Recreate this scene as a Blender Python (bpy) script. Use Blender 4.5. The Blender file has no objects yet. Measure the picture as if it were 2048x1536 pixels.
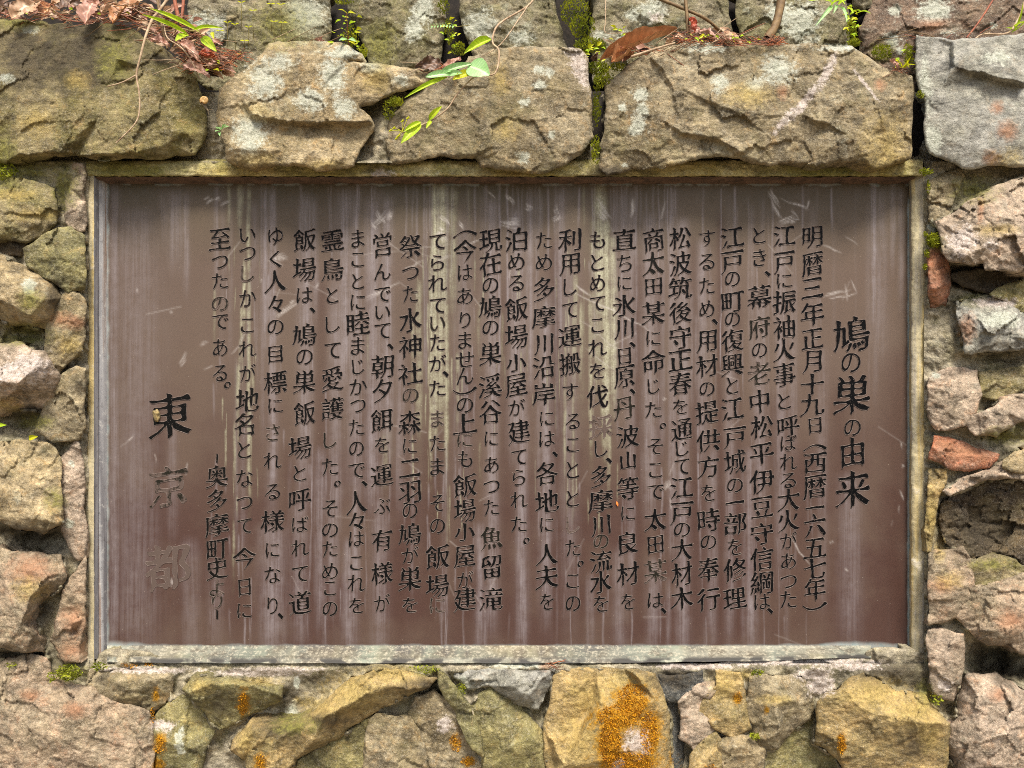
import bpy, math, random
import numpy as np
from mathutils import Vector
from mathutils.geometry import tessellate_polygon, delaunay_2d_cdt

SC = bpy.context.scene
COL = SC.collection
R = math.radians
random.seed(11)
rng = np.random.default_rng(11)

# ---------------------------------------------------------------- camera
CAM_D = 1.54          # metres from the lens to the face of the plaque
CAM_H = 1.55          # height of the lens above the ground
cam = bpy.data.cameras.new('camera')
cam.sensor_width = 36.0
cam.lens = 36.0 * CAM_D / 2.048
cam.clip_start = 0.02
cam.clip_end = 200.0
cam_ob = bpy.data.objects.new('camera', cam)
cam_ob.location = (0, -CAM_D, CAM_H)
cam_ob.rotation_euler = (R(90), 0, 0)
COL.objects.link(cam_ob)
SC.camera = cam_ob

# ---------------------------------------------------------------- sky, sun, exposure
SUN_EL, SUN_AZ = 57.0, 8.0      # height; degrees to the right of straight behind the camera
world = bpy.data.worlds.new('World')
SC.world = world
world.use_nodes = True
wn = world.node_tree
sky = wn.nodes.new('ShaderNodeTexSky')
sky.sky_type = 'NISHITA'
sky.sun_disc = False
sky.sun_elevation = R(SUN_EL)
sky.sun_rotation = R(180 - SUN_AZ)
sky.dust_density = 4.0
sky.ozone_density = 0.3
bg = wn.nodes['Background']
bg.inputs['Strength'].default_value = 0.055
wn.links.new(sky.outputs[0], bg.inputs['Color'])

sun = bpy.data.lights.new('sun', 'SUN')
sun.energy = 1.5
sun.angle = R(15)
sun.color = (1.0, 0.94, 0.84)
sun_ob = bpy.data.objects.new('sun', sun)
COL.objects.link(sun_ob)
_el, _az = R(SUN_EL), R(SUN_AZ)
_dir = Vector((math.sin(_az) * math.cos(_el), -math.cos(_az) * math.cos(_el), math.sin(_el)))
sun_ob.location = _dir * 6
sun_ob.rotation_euler = _dir.to_track_quat('Z', 'Y').to_euler()

SC.view_settings.view_transform = 'Standard'
SC.view_settings.look = 'None'
SC.view_settings.exposure = 1.92
SC.view_settings.gamma = 1.0
SC.cycles.pixel_filter_type = 'BLACKMAN_HARRIS'
SC.cycles.filter_width = 1.0
SC.cycles.use_denoising = False

# ---------------------------------------------------------------- helpers
def lin(r, g, b):
    f = lambda c: (c / 255 / 12.92) if c / 255 <= 0.04045 else ((c / 255 + 0.055) / 1.055) ** 2.4
    return (f(r), f(g), f(b), 1.0)

def W(px, py, d):
    """photo position (2048 x 1536) at d metres in front of the plaque face -> world"""
    s = (CAM_D - d) / CAM_D
    return ((px - 1024) / 1000.0 * s, -d, CAM_H + (768 - py) / 1000.0 * s)

def Wn(px, py, d):
    s = (CAM_D - d) / CAM_D
    return np.stack([(px - 1024) / 1000.0 * s, -d, CAM_H + (768 - py) / 1000.0 * s], axis=1)

def tag(o, label=None, cat=None, group=None, kind=None):
    if label: o['label'] = label
    if cat: o['category'] = cat
    if group: o['group'] = group
    if kind: o['kind'] = kind
    return o

def empty(name, loc, label=None, cat=None, group=None):
    o = bpy.data.objects.new(name, None)
    o.empty_display_size = 0.05
    o.location = loc
    COL.objects.link(o)
    return tag(o, label, cat, group)

def mesh_obj(name, verts, faces, mat, parent=None, smooth=True, attrs=None, origin=None):
    """verts in world space; faces = (n,3) array, or a list of tuples"""
    v = np.asarray(verts, dtype=np.float64)
    if origin is None:
        origin = v.mean(axis=0)
    origin = np.asarray(origin, dtype=np.float64)
    v = v - origin
    me = bpy.data.meshes.new(name)
    if isinstance(faces, np.ndarray):
        nf, k = faces.shape
        me.vertices.add(len(v)); me.vertices.foreach_set('co', v.astype(np.float32).ravel())
        me.loops.add(nf * k); me.loops.foreach_set('vertex_index', faces.astype(np.int32).ravel())
        me.polygons.add(nf)
        me.polygons.foreach_set('loop_start', np.arange(nf, dtype=np.int32) * k)
        me.update(calc_edges=True)
        me.validate()
    else:
        me.from_pydata(v.tolist(), [], [tuple(f) for f in faces])
        me.update()
    if smooth and len(me.polygons):
        me.polygons.foreach_set('use_smooth', np.ones(len(me.polygons), dtype=bool))
    for k, a in (attrs or {}).items():
        at = me.attributes.new(k, 'FLOAT', 'POINT')
        at.data.foreach_set('value', np.asarray(a, dtype=np.float32))
    if mat is not None:
        me.materials.append(mat)
    o = bpy.data.objects.new(name, me)
    COL.objects.link(o)
    if parent is not None:
        o.parent = parent
        p = Vector(parent.location)
        o.location = Vector(origin) - p
    else:
        o.location = origin
    return o

# numpy gradient noise --------------------------------------------------
def _hash(ix, iy, seed):
    h = (ix.astype(np.int64) * 374761393 + iy.astype(np.int64) * 668265263 + seed * 2147483647) & 0xffffffff
    h = ((h ^ (h >> 13)) * 1274126177) & 0xffffffff
    h = (h ^ (h >> 16)) & 0xffffffff
    return h.astype(np.float64) / 4294967295.0

def noise(x, y, seed=0):
    x = np.asarray(x, dtype=np.float64); y = np.asarray(y, dtype=np.float64)
    x0 = np.floor(x); y0 = np.floor(y)
    fx = x - x0; fy = y - y0
    ux = fx * fx * fx * (fx * (fx * 6 - 15) + 10); uy = fy * fy * fy * (fy * (fy * 6 - 15) + 10)
    def g(dx, dy):
        a = _hash(x0 + dx, y0 + dy, seed) * 2 * np.pi
        return np.cos(a) * (fx - dx) + np.sin(a) * (fy - dy)
    n0 = g(0, 0) * (1 - ux) + g(1, 0) * ux
    n1 = g(0, 1) * (1 - ux) + g(1, 1) * ux
    return (n0 * (1 - uy) + n1 * uy) * 1.5

def fbm(x, y, seed=0, octv=4, gain=0.5):
    t = 0.0; a = 1.0; f = 1.0; s = 0.0
    for i in range(octv):
        t = t + a * noise(x * f + 17.3 * i, y * f - 9.1 * i, seed + i * 31)
        s += a; a *= gain; f *= 2.03
    return t / s

def chips(x, y, seed, cell):
    """split faces: cells of a jittered grid, each a plane of its own tilt (returns about -1..1)"""
    gx = x / cell; gy = y / cell
    ix = np.floor(gx); iy = np.floor(gy)
    best = np.full(gx.shape, 1e9); val = np.zeros(gx.shape)
    for dx in (-1, 0, 1):
        for dy in (-1, 0, 1):
            cx = ix + dx; cy = iy + dy
            sx = cx + _hash(cx, cy, seed); sy = cy + _hash(cx, cy, seed + 1)
            d = (gx - sx) ** 2 + (gy - sy) ** 2
            h = (_hash(cx, cy, seed + 2) - 0.5) + 1.5 * ((_hash(cx, cy, seed + 3) - 0.5) * (gx - sx) + (_hash(cx, cy, seed + 4) - 0.5) * (gy - sy))
            m = d < best
            best = np.where(m, d, best); val = np.where(m, h, val)
    return val

def sstep(a, b, x):
    t = np.clip((x - a) / (b - a + 1e-12), 0, 1)
    return t * t * (3 - 2 * t)

def seg_dist(px, py, x0, y0, x1, y1):
    dx, dy = x1 - x0, y1 - y0
    L = dx * dx + dy * dy + 1e-12
    t = np.clip(((px - x0) * dx + (py - y0) * dy) / L, 0, 1)
    return np.hypot(px - (x0 + t * dx), py - (y0 + t * dy)), t

def poly_sd(px, py, P):
    """signed distance (inside > 0) and nearest boundary point"""
    n = len(P)
    best = np.full(px.shape, 1e18); bx = np.zeros_like(px); by = np.zeros_like(py)
    inside = np.zeros(px.shape, dtype=bool)
    for i in range(n):
        x0, y0 = P[i]; x1, y1 = P[(i + 1) % n]
        dx, dy = x1 - x0, y1 - y0
        L = dx * dx + dy * dy + 1e-12
        t = np.clip(((px - x0) * dx + (py - y0) * dy) / L, 0, 1)
        cx = x0 + t * dx; cy = y0 + t * dy
        d = (px - cx) ** 2 + (py - cy) ** 2
        m = d < best
        best = np.where(m, d, best); bx = np.where(m, cx, bx); by = np.where(m, cy, by)
        c = ((y0 > py) != (y1 > py))
        if y1 != y0:
            xi = x0 + (py - y0) * dx / (y1 - y0)
            inside ^= c & (px < xi)
    sd = np.sqrt(best)
    return np.where(inside, sd, -sd), bx, by

def jag(P, rnd, step=7.0, amp=0.075):
    out = []
    n = len(P)
    def rec(a, b):
        L = math.hypot(b[0] - a[0], b[1] - a[1])
        if L < step:
            return [a]
        k = rnd.uniform(-1, 1) * min(L * amp, 5.5)
        m = ((a[0] + b[0]) / 2 - (b[1] - a[1]) / L * k, (a[1] + b[1]) / 2 + (b[0] - a[0]) / L * k)
        return rec(a, m) + rec(m, b)
    for i in range(n):
        out += rec(P[i], P[(i + 1) % n])
    return out

# ---------------------------------------------------------------- node helper
class NT:
    def __init__(self, name):
        self.m = bpy.data.materials.new(name); self.m.use_nodes = True
        self.t = self.m.node_tree
        self.b = self.t.nodes['Principled BSDF']
    def n(self, kind, **kw):
        nd = self.t.nodes.new('ShaderNode' + kind)
        for k, v in kw.items(): setattr(nd, k, v)
        return nd
    def l(self, a, b): self.t.links.new(a, b)
    def val(self, v): 
        nd = self.n('Value'); nd.outputs[0].default_value = v; return nd.outputs[0]
    def coords(self, scale=(1, 1, 1), rand=True, rot=(0, 0, 0)):
        tc = self.n('TexCoord'); out = tc.outputs['Object']
        if rand:
            oi = self.n('ObjectInfo')
            ma = self.n('Math', operation='MULTIPLY'); ma.inputs[1].default_value = 37.0
            self.l(oi.outputs['Random'], ma.inputs[0])
            ad = self.n('VectorMath', operation='ADD')
            self.l(out, ad.inputs[0]); self.l(ma.outputs[0], ad.inputs[1]); out = ad.outputs[0]
        mp = self.n('Mapping'); mp.inputs['Scale'].default_value = scale; mp.inputs['Rotation'].default_value = rot
        self.l(out, mp.inputs[0])
        return mp.outputs[0]
    def noise(self, co, scale, detail=4, rough=0.55, dist=0.0):
        nd = self.n('TexNoise'); nd.inputs['Scale'].default_value = scale
        nd.inputs['Detail'].default_value = detail; nd.inputs['Roughness'].default_value = rough
        nd.inputs['Distortion'].default_value = dist
        self.l(co, nd.inputs['Vector']); return nd.outputs['Fac']
    def voro(self, co, scale, feature='F1'):
        nd = self.n('TexVoronoi', feature=feature); nd.inputs['Scale'].default_value = scale
        self.l(co, nd.inputs['Vector']); return nd.outputs['Distance']
    def rng(self, x, a, b, c=0.0, d=1.0):
        nd = self.n('MapRange'); nd.inputs[1].default_value = a; nd.inputs[2].default_value = b
        nd.inputs[3].default_value = c; nd.inputs[4].default_value = d
        self.l(x, nd.inputs[0]); return nd.outputs[0]
    def mix(self, f, a, b, mode='MIX'):
        nd = self.n('Mix', data_type='RGBA', blend_type=mode)
        if isinstance(f, (int, float)): nd.inputs[0].default_value = f
        else: self.l(f, nd.inputs[0])
        for i, v in ((6, a), (7, b)):
            if isinstance(v, tuple): nd.inputs[i].default_value = v
            else: self.l(v, nd.inputs[i])
        return nd.outputs[2]
    def math(self, op, a, b=None):
        nd = self.n('Math', operation=op)
        for i, v in ((0, a), (1, b)):
            if v is None: continue
            if isinstance(v, (int, float)): nd.inputs[i].default_value = v
            else: self.l(v, nd.inputs[i])
        return nd.outputs[0]
    def attr(self, name):
        nd = self.n('Attribute', attribute_name=name); return nd.outputs['Fac']
    def bump(self, h, strength, dist, prev=None):
        nd = self.n('Bump'); nd.inputs['Strength'].default_value = strength; nd.inputs['Distance'].default_value = dist
        self.l(h, nd.inputs['Height'])
        if prev is not None: self.l(prev, nd.inputs['Normal'])
        return nd.outputs[0]

def attr_edge(nt, name, n, w=0.22):
    """attribute mask with an edge broken up by noise n"""
    a = nt.attr(name)
    s = nt.math('ADD', a, nt.math('MULTIPLY', nt.math('SUBTRACT', n, 0.5), 2.6))
    nd = nt.rng(s, 0.52 - w / 2, 0.52 + w / 2)
    g = nt.rng(a, 0.02, 0.2)
    return nt.math('MULTIPLY', nd, g)

def stone_mat(name, c1, c2, c3, lichen=0.35, moss=0.15, dark=0.3, grain=1.0):
    """rough split stone: c1 main, c2 weathered, c3 rusty veins; attributes carry lichen, moss, orange, stain and hollow shade, quartz and lit faces"""
    t = NT(name); co = t.coords()
    big = t.noise(co, 9, 6, 0.66, 0.8)
    mid = t.noise(co, 42, 7, 0.72, 0.5)
    fin = t.noise(co, 150, 6, 0.78)
    grit = t.noise(co, 420, 3, 0.7)
    c = t.mix(t.rng(big, 0.42, 0.58), c1, c2)
    c = t.mix(t.rng(mid, 0.54, 0.70, 0, 0.75), c, c3)
    # mottled value, coarse to fine
    mo1 = t.noise(t.coords((1, 1, 1.35), rot=(0.2, 0.3, 0.4)), 30, 9, 0.78, 0.2)
    v1 = t.rng(mo1, 0.36, 0.66, 0.34, 1.55)
    vc = t.n('CombineColor'); 
    for k in range(3): t.l(v1, vc.inputs[k])
    c = t.mix(1.0, c, vc.outputs[0], 'MULTIPLY')
    # grain: dark pits, pale crystals
    dk = t.mix(0.62, c, (0.020, 0.016, 0.010, 1))
    gr = t.rng(t.noise(co, 15, 4, 0.6), 0.38, 0.62, 0.35 * grain, 1.0 * grain)
    c = t.mix(t.math('MULTIPLY', gr, t.rng(fin, 0.36, 0.56, 0.8, 0.0)), c, dk)
    lt = t.mix(0.42, c, (0.72, 0.66, 0.52, 1))
    c = t.mix(t.math('MULTIPLY', gr, t.rng(fin, 0.54, 0.70, 0.0, 0.85)), c, lt)
    c = t.mix(t.rng(grit, 0.56, 0.68, 0.0, 0.35), c, (0.70, 0.64, 0.52, 1))
    # dark algae stains
    st = t.noise(t.coords((1, 1, 0.55)), 16, 7, 0.75)
    c = t.mix(t.math('MULTIPLY', t.rng(st, 0.54, 0.68), dark), c, (0.036, 0.030, 0.018, 1))
    # thin cracks
    wv = t.noise(co, 20, 6, 0.66, 1.0)
    ck = t.rng(t.math('ABSOLUTE', t.math('SUBTRACT', wv, 0.5)), 0.0, 0.010, 1.0, 0.0)
    ck = t.math('MULTIPLY', ck, t.rng(big, 0.47, 0.56))
    c = t.mix(t.math('MULTIPLY', ck, 0.6), c, (0.035, 0.027, 0.017, 1))
    # pale grey-green lichen
    e = t.noise(co, 75, 7, 0.78)
    li = t.noise(co, 22, 8, 0.76, 0.3)
    lm = t.math('MULTIPLY', t.rng(li, 0.57, 0.66), lichen)
    lm = t.math('MULTIPLY', lm, t.rng(fin, 0.38, 0.56, 0.15, 1))
    lc = t.mix(t.rng(mid, 0.4, 0.6), (0.34, 0.35, 0.25, 1), (0.52, 0.52, 0.43, 1))
    c = t.mix(lm, c, lc)
    # soft moss film
    mo = t.noise(co, 12, 8, 0.75)
    mm = t.math('MULTIPLY', t.rng(mo, 0.50, 0.66), t.rng(fin, 0.36, 0.6, 0.35, 1))
    c = t.mix(t.math('MULTIPLY', mm, moss), c, (0.19, 0.18, 0.04, 1))
    # placed marks
    c = t.mix(t.math('MULTIPLY', attr_edge(t, 'a_dark', e, 0.8), 0.85), c, t.mix(t.rng(fin, .35, .65), (0.016, 0.012, 0.008, 1), (0.085, 0.066, 0.038, 1)))  # stains and crust, and the shade of the hollows painted in
    c = t.mix(t.math('MULTIPLY', attr_edge(t, 'a_lich', e, 0.4), 0.82), c, t.mix(t.rng(fin, 0.38, 0.62), (0.30, 0.32, 0.24, 1), (0.58, 0.59, 0.49, 1)))
    c = t.mix(t.math('MULTIPLY', attr_edge(t, 'a_rust', e, 0.9), 0.7), c, t.mix(mid, (0.30, 0.12, 0.05, 1), (0.46, 0.25, 0.14, 1)))
    c = t.mix(t.math('MULTIPLY', attr_edge(t, 'a_moss', e, 0.9), 0.8), c, t.mix(t.rng(fin, .35, .65), (0.055, 0.06, 0.012, 1), (0.27, 0.25, 0.05, 1)))
    c = t.mix(t.math('MULTIPLY', attr_edge(t, 'a_ylw', e, 1.0), 0.55), c, t.mix(t.rng(fin, .35, .65), (0.24, 0.165, 0.035, 1), (0.58, 0.43, 0.13, 1)))
    c = t.mix(attr_edge(t, 'a_och', e, 0.5), c, t.mix(t.rng(grit, 0.35, 0.6), (0.15, 0.068, 0.004, 1), (0.52, 0.26, 0.008, 1)))
    c = t.mix(t.math('MULTIPLY', attr_edge(t, 'a_pale', e, 0.4), 0.85), c, t.mix(t.rng(fin, 0.38, 0.62), (0.33, 0.26, 0.21, 1), (0.66, 0.59, 0.53, 1)))  # quartz and cement, and light painted on two upward faces
    t.l(c, t.b.inputs['Base Color'])
    t.b.inputs['Roughness'].default_value = 0.82
    t.b.inputs['Specular IOR Level'].default_value = 0.35
    lay = t.noise(t.coords((1, 1, 4.5), rot=(0.0, 0.35, 0.0)), 26, 6, 0.7)
    h = t.bump(lay, 0.55, 0.006)
    h = t.bump(mid, 0.7, 0.005, h)
    h = t.bump(fin, 1.0, 0.0034, h)
    h = t.bump(grit, 0.8, 0.0010, h)
    t.l(h, t.b.inputs['Normal'])
    return t.m

def plain_mat(name, c, rough=0.6, c2=None, scale=40, trans=0.0, spec=0.4, bumpd=0.0):
    t = NT(name); co = t.coords()
    if c2 is not None:
        n = t.noise(co, scale, 5, 0.65)
        cc = t.mix(t.rng(n, 0.35, 0.65), c, c2)
        t.l(cc, t.b.inputs['Base Color'])
        if bumpd:
            t.l(t.bump(n, 0.6, bumpd), t.b.inputs['Normal'])
    else:
        t.b.inputs['Base Color'].default_value = c
    t.b.inputs['Roughness'].default_value = rough
    t.b.inputs['Specular IOR Level'].default_value = spec
    if trans > 0:
        out = t.t.nodes['Material Output']
        tr = t.n('BsdfTranslucent')
        if c2 is not None: t.l(cc, tr.inputs['Color'])
        else: tr.inputs['Color'].default_value = c
        mx = t.n('MixShader'); mx.inputs[0].default_value = trans
        t.l(t.b.outputs[0], mx.inputs[1]); t.l(tr.outputs[0], mx.inputs[2]); t.l(mx.outputs[0], out.inputs[0])
    return t.m

# ---------------------------------------------------------------- stone materials
M = {
 'olive':  stone_mat('olive_sandstone',  lin(150,136,96), lin(120,110,62),  lin(168,140,88), 0.30, 0.50, 0.45),
 'tan':    stone_mat('tan_sandstone',    lin(176,158,122), lin(148,130,94),  lin(178,140,84), 0.55, 0.22, 0.30),
 'brown':  stone_mat('brown_sandstone',  lin(160,146,116), lin(128,114,84),  lin(174,142,94), 0.40, 0.28, 0.35),
 'grey':   stone_mat('grey_slate_stone', lin(160,158,148), lin(144,142,128), lin(160,148,128), 0.35, 0.10, 0.12, 0.5),
 'pink':   stone_mat('pink_grey_stone',  lin(184,164,142), lin(166,148,126), lin(188,146,110), 0.40, 0.10, 0.22),
 'rose':   stone_mat('rusty_pink_stone', lin(174,152,126), lin(154,138,112), lin(182,138,104), 0.25, 0.12, 0.28),
 'ochre':  stone_mat('ochre_stone',      lin(182,156,104), lin(150,132,88),  lin(194,158,92), 0.12, 0.22, 0.30),
 'red':    stone_mat('red_stone',        lin(176,112,80),  lin(166,128,104), lin(190,94,50), 0.15, 0.02, 0.15),
 'dark':   stone_mat('wet_and_shaded_stone',   lin(92,78,54),    lin(66,54,40),    lin(126,104,68), 0.05, 0.2, 0.4, 0.7),
 'moss':   stone_mat('mossy_stone',      lin(150,136,100), lin(128,118,74),  lin(166,142,92), 0.30, 0.45, 0.35),
 'slate':  stone_mat('dark_slate_stone', lin(84,86,84),    lin(70,72,70),    lin(98,98,92), 0.05, 0.05, 0.3),
 'green':  stone_mat('greenish_stone',   lin(146,136,88),  lin(126,120,80),  lin(164,140,84), 0.22, 0.28, 0.30),
 'back':   stone_mat('weathered_grey_stone', lin(140,130,104), lin(116,110,76), lin(150,132,98), 0.75, 0.40, 0.40),
 'backred':stone_mat('weathered_red_stone', lin(128,106,86), lin(108,88,72), lin(140,108,78), 0.6, 0.12, 0.40),
 'mortar': stone_mat('cement_mortar',    lin(172,162,138), lin(134,126,100), lin(182,166,128), 0.30, 0.45, 0.45),
 'lintel': stone_mat('mossy_cement',     lin(196,184,134), lin(166,156,92), lin(178,150,90), 0.45, 0.60, 0.40),
}

# placed marks, with some painted shade and light, on the stones: (attribute, x, y, rx, ry[, angle])
PATCH = [
 ('a_lich',665,150,26,40),('a_lich',690,215,22,20),('a_lich',500,265,32,48),('a_lich',690,106,40,14),('a_lich',560,125,30,16),
 ('a_lich',620,200,30,22),('a_lich',530,160,34,40),('a_lich',800,160,16,12),('a_lich',742,135,22,12),
 ('a_ylw',510,222,30,16),('a_ylw',750,155,26,22),('a_ylw',510,320,40,14),('a_ylw',640,330,40,10),
 ('a_lich',1046,315,14,13),('a_lich',1050,205,12,10),('a_lich',1100,145,10,10),('a_lich',1080,170,14,10),('a_lich',1105,270,8,8),('a_lich',1080,140,16,9),
 ('a_ylw',1010,260,22,20),('a_ylw',1000,160,16,24),
 ('a_pale',1160,135,16,46,-22),  # light on the boulder's right bevel, painted as a pale strip
 ('a_lich',1282,190,18,16),('a_lich',1284,220,12,22),('a_lich',1276,248,14,22),('a_lich',1268,262,14,12),
 ('a_lich',1556,140,34,28),('a_lich',1440,165,18,18),('a_lich',1510,168,16,14),('a_lich',1245,215,9,7),('a_lich',1250,330,7,5),('a_lich',1410,95,40,10),('a_lich',1680,95,40,8),
 ('a_pale',1656,140,9,46,25),('a_pale',1608,205,9,46,38),('a_pale',1568,242,8,34,40),
 ('a_pale',1730,168,4,38,-38),('a_ylw',1770,300,40,60),('a_rust',1760,170,10,10),('a_rust',1565,185,10,12),('a_ylw',1500,190,40,20),
 ('a_rust',1994,214,12,12),('a_rust',2016,260,18,18),('a_rust',1985,315,16,14),('a_ylw',2020,318,30,18),('a_lich',1995,115,30,14),('a_lich',1850,180,14,60),('a_lich',1865,280,20,30),
 ('a_dark',125,110,120,70),('a_dark',150,110,110,60),('a_dark',60,130,80,60),('a_dark',190,140,50,40),('a_dark',40,90,60,40),('a_dark',210,90,40,40),('a_dark',150,60,100,18),('a_lich',62,58,16,10),('a_moss',230,120,30,40),('a_ylw',70,245,26,24),('a_ylw',155,160,20,16),
 ('a_moss',40,45,50,14),('a_dark',330,118,50,10),('a_moss',5,300,20,40),('a_lich',14,158,14,10),
 # back row
 ('a_lich',830,60,18,24),('a_lich',845,20,22,30),('a_lich',610,30,40,40),('a_lich',410,60,40,34),('a_moss',760,90,30,40),('a_moss',560,50,60,40),
 ('a_lich',1300,25,30,26),('a_lich',1270,30,20,12),('a_lich',1250,75,18,12),('a_pale',1310,35,14,12),('a_lich',1200,70,18,8),
 ('a_lich',960,50,34,30),('a_lich',1040,75,26,16),('a_lich',1600,45,40,40),('a_lich',1560,25,26,20),
 ('a_lich',1790,20,12,12),('a_lich',1870,20,34,26),('a_lich',1785,80,18,16),('a_lich',1800,100,10,10),('a_lich',1985,50,8,7),('a_lich',1900,55,24,14),('a_rust',1880,50,40,10),('a_moss',1765,100,20,18),
 # left wall
 ('a_moss',60,340,60,20),('a_moss',10,360,30,24),('a_moss',130,370,24,40),('a_ylw',30,390,34,10),('a_ylw',70,430,40,10),('a_dark',120,400,14,40),
 ('a_lich',58,572,14,16),('a_moss',60,600,22,22),('a_dark',20,490,40,12),('a_dark',108,590,16,30),('a_moss',50,660,40,14),('a_moss',40,680,50,12),
 ('a_rust',150,645,20,12),('a_rust',125,640,18,14),('a_ylw',140,690,24,20),('a_pale',60,735,40,30),('a_pale',20,745,30,20),('a_ylw',10,810,30,12),  # pale patches paint the lit top of the projecting block
 ('a_dark',60,830,40,16),('a_moss',70,845,30,14),('a_lich',141,927,8,7),('a_lich',138,1048,11,9),('a_lich',174,1016,4,4),
 ('a_dark',30,1060,50,14),('a_dark',70,1075,46,28),('a_moss',110,1000,20,20),('a_rust',60,1140,40,24),('a_rust',150,1240,24,24),('a_rust',145,1300,24,20),  # dark patches paint the shade of the hollow under the angular stone
 ('a_ylw',60,1180,30,20),('a_dark',20,1310,40,10),('a_dark',88,1220,14,24),
 ('a_dark',130,1330,26,14),('a_moss',140,1345,26,16),('a_rust',150,1420,24,14),('a_rust',60,1390,20,10),('a_och',320,1486,12,20),('a_och',318,1530,12,16),('a_och',312,1390,7,16),
 ('a_lich',360,1480,10,30),('a_pale',325,1450,24,12),
 # bottom row
 ('a_ylw',400,1372,24,14),('a_och',487,1405,12,26),('a_dark',440,1410,24,24),('a_dark',580,1395,26,36),('a_dark',640,1362,40,14),
 ('a_ylw',520,1362,40,8),('a_ylw',700,1385,50,34),('a_ylw',640,1410,40,20),('a_ylw',780,1345,40,16),('a_lich',594,1365,5,14),('a_lich',585,1425,12,18),
 ('a_dark',660,1440,40,16),('a_dark',560,1460,50,16),('a_moss',590,1450,40,16),('a_och',522,1525,13,18),('a_ylw',490,1480,14,26),
 ('a_dark',850,1370,40,12),('a_moss',850,1340,30,10),('a_lich',926,1370,12,16),('a_moss',922,1378,10,14),('a_och',912,1485,10,14),('a_och',938,1524,12,10),('a_pale',890,1450,16,16),
 ('a_och',1262,1412,44,40),('a_och',1240,1440,60,34),('a_och',1222,1490,32,60),('a_och',1300,1470,26,60),('a_och',1262,1525,70,40),('a_pale',1274,1484,26,26),('a_pale',1235,1532,12,14),
 ('a_ylw',1180,1400,50,40),('a_ylw',1160,1480,40,60),('a_ylw',1240,1370,40,20),('a_ylw',1200,1480,16,50,35),
 ('a_rust',1090,1330,10,10),('a_lich',1040,1330,70,8),
 ('a_ylw',1450,1370,26,26),('a_och',1475,1398,8,14),('a_och',1532,1420,6,8),('a_ylw',1550,1400,30,10),
 ('a_pale',1640,1370,30,22),('a_pale',1625,1350,40,12),('a_pale',1400,1320,90,8),('a_pale',1560,1322,180,9),('a_pale',1400,1332,90,7),('a_pale',1700,1330,60,10),('a_pale',300,1340,90,6),('a_pale',520,1345,110,8),('a_pale',560,1340,90,6),
 ('a_och',1683,1485,9,20),('a_ylw',1750,1390,60,26),('a_ylw',1830,1420,50,26),('a_ylw',1860,1470,20,30),('a_dark',1830,1490,34,30),('a_dark',1780,1345,90,26),('a_dark',1840,1370,30,16),('a_moss',1850,1390,16,24),
 ('a_ylw',1490,1350,14,10),('a_dark',1345,1350,40,24),
 # right wall
 ('a_pale',1890,1370,14,14),('a_rust',1995,1390,16,12),('a_rust',1885,1170,24,14),('a_rust',2020,1240,26,20),('a_ylw',1900,1160,24,16),
 ('a_dark',1960,1310,16,34),('a_dark',2010,1330,26,40),('a_rust',1925,905,40,14),('a_rust',1890,890,20,10),('a_rust',1965,915,14,12),  # first two dark patches paint shade into the deep cavity
 ('a_ylw',1862,1030,10,40),('a_dark',1960,1060,60,50),('a_moss',2010,870,40,14),('a_moss',1980,1130,40,10),
 ('a_rust',1872,535,16,26),('a_ylw',1880,1100,10,20),('a_rust',1962,415,6,24),('a_ylw',1990,460,40,10),('a_moss',1950,380,40,24),('a_moss',1950,600,30,12),
 ('a_rust',1935,655,16,24),('a_lich',2000,640,40,16),('a_dark',1950,560,60,24),('a_dark',2010,690,40,8),('a_lich',1873,752,8,6),  # dark patches paint the shade under overhanging stones
 ('a_pale',1925,480,30,30),('a_pale',1985,490,14,10),('a_pale',1990,605,50,10),
 ('a_lich',1862,455,8,14),('a_moss',1868,485,20,16),
 # lintel
 ('a_moss',280,338,90,16),('a_ylw',470,345,60,12),('a_moss',1640,345,100,12),('a_ylw',1390,340,60,14),('a_ylw',1030,348,40,8),('a_pale',760,352,24,14),('a_dark',1215,345,30,14),
]

def patch_attrs(px, py):
    out = {}
    for k in ('a_lich', 'a_moss', 'a_och', 'a_dark', 'a_pale', 'a_rust', 'a_ylw'):
        out[k] = np.zeros(px.shape)
    x0, x1, y0, y1 = px.min(), px.max(), py.min(), py.max()
    for p in PATCH:
        k, x, y, rx, ry = p[:5]
        m = max(rx, ry) * 1.6
        if x + m < x0 or x - m > x1 or y + m < y0 or y - m > y1: continue
        a = R(p[5]) if len(p) > 5 else 0.0
        dx, dy = px - x, py - y
        u = dx * math.cos(a) + dy * math.sin(a); v = -dx * math.sin(a) + dy * math.cos(a)
        r = np.sqrt((u / rx) ** 2 + (v / ry) ** 2)
        w = np.clip(1.12 - 0.66 * r, 0, 1.0)
        out[k] = np.maximum(out[k], w)
    return out

FOOT = []   # outlines of the mortared stones, for the fillets of mortar round them
SURF = []   # (px, py, d) of every stone vertex, for setting small things down on

def surf(px, py, r=6.0):
    """largest depth of stone or mortar near a photo position"""
    best = None
    for X, Y, D in SURF:
        if px < X.min() - r or px > X.max() + r or py < Y.min() - r or py > Y.max() + r: continue
        dd = (X - px) ** 2 + (Y - py) ** 2
        i = dd.argmin()
        if dd[i] < r * r and (best is None or D[i] > best): best = D[i]
    return 0.03 if best is None else float(best)

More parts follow.
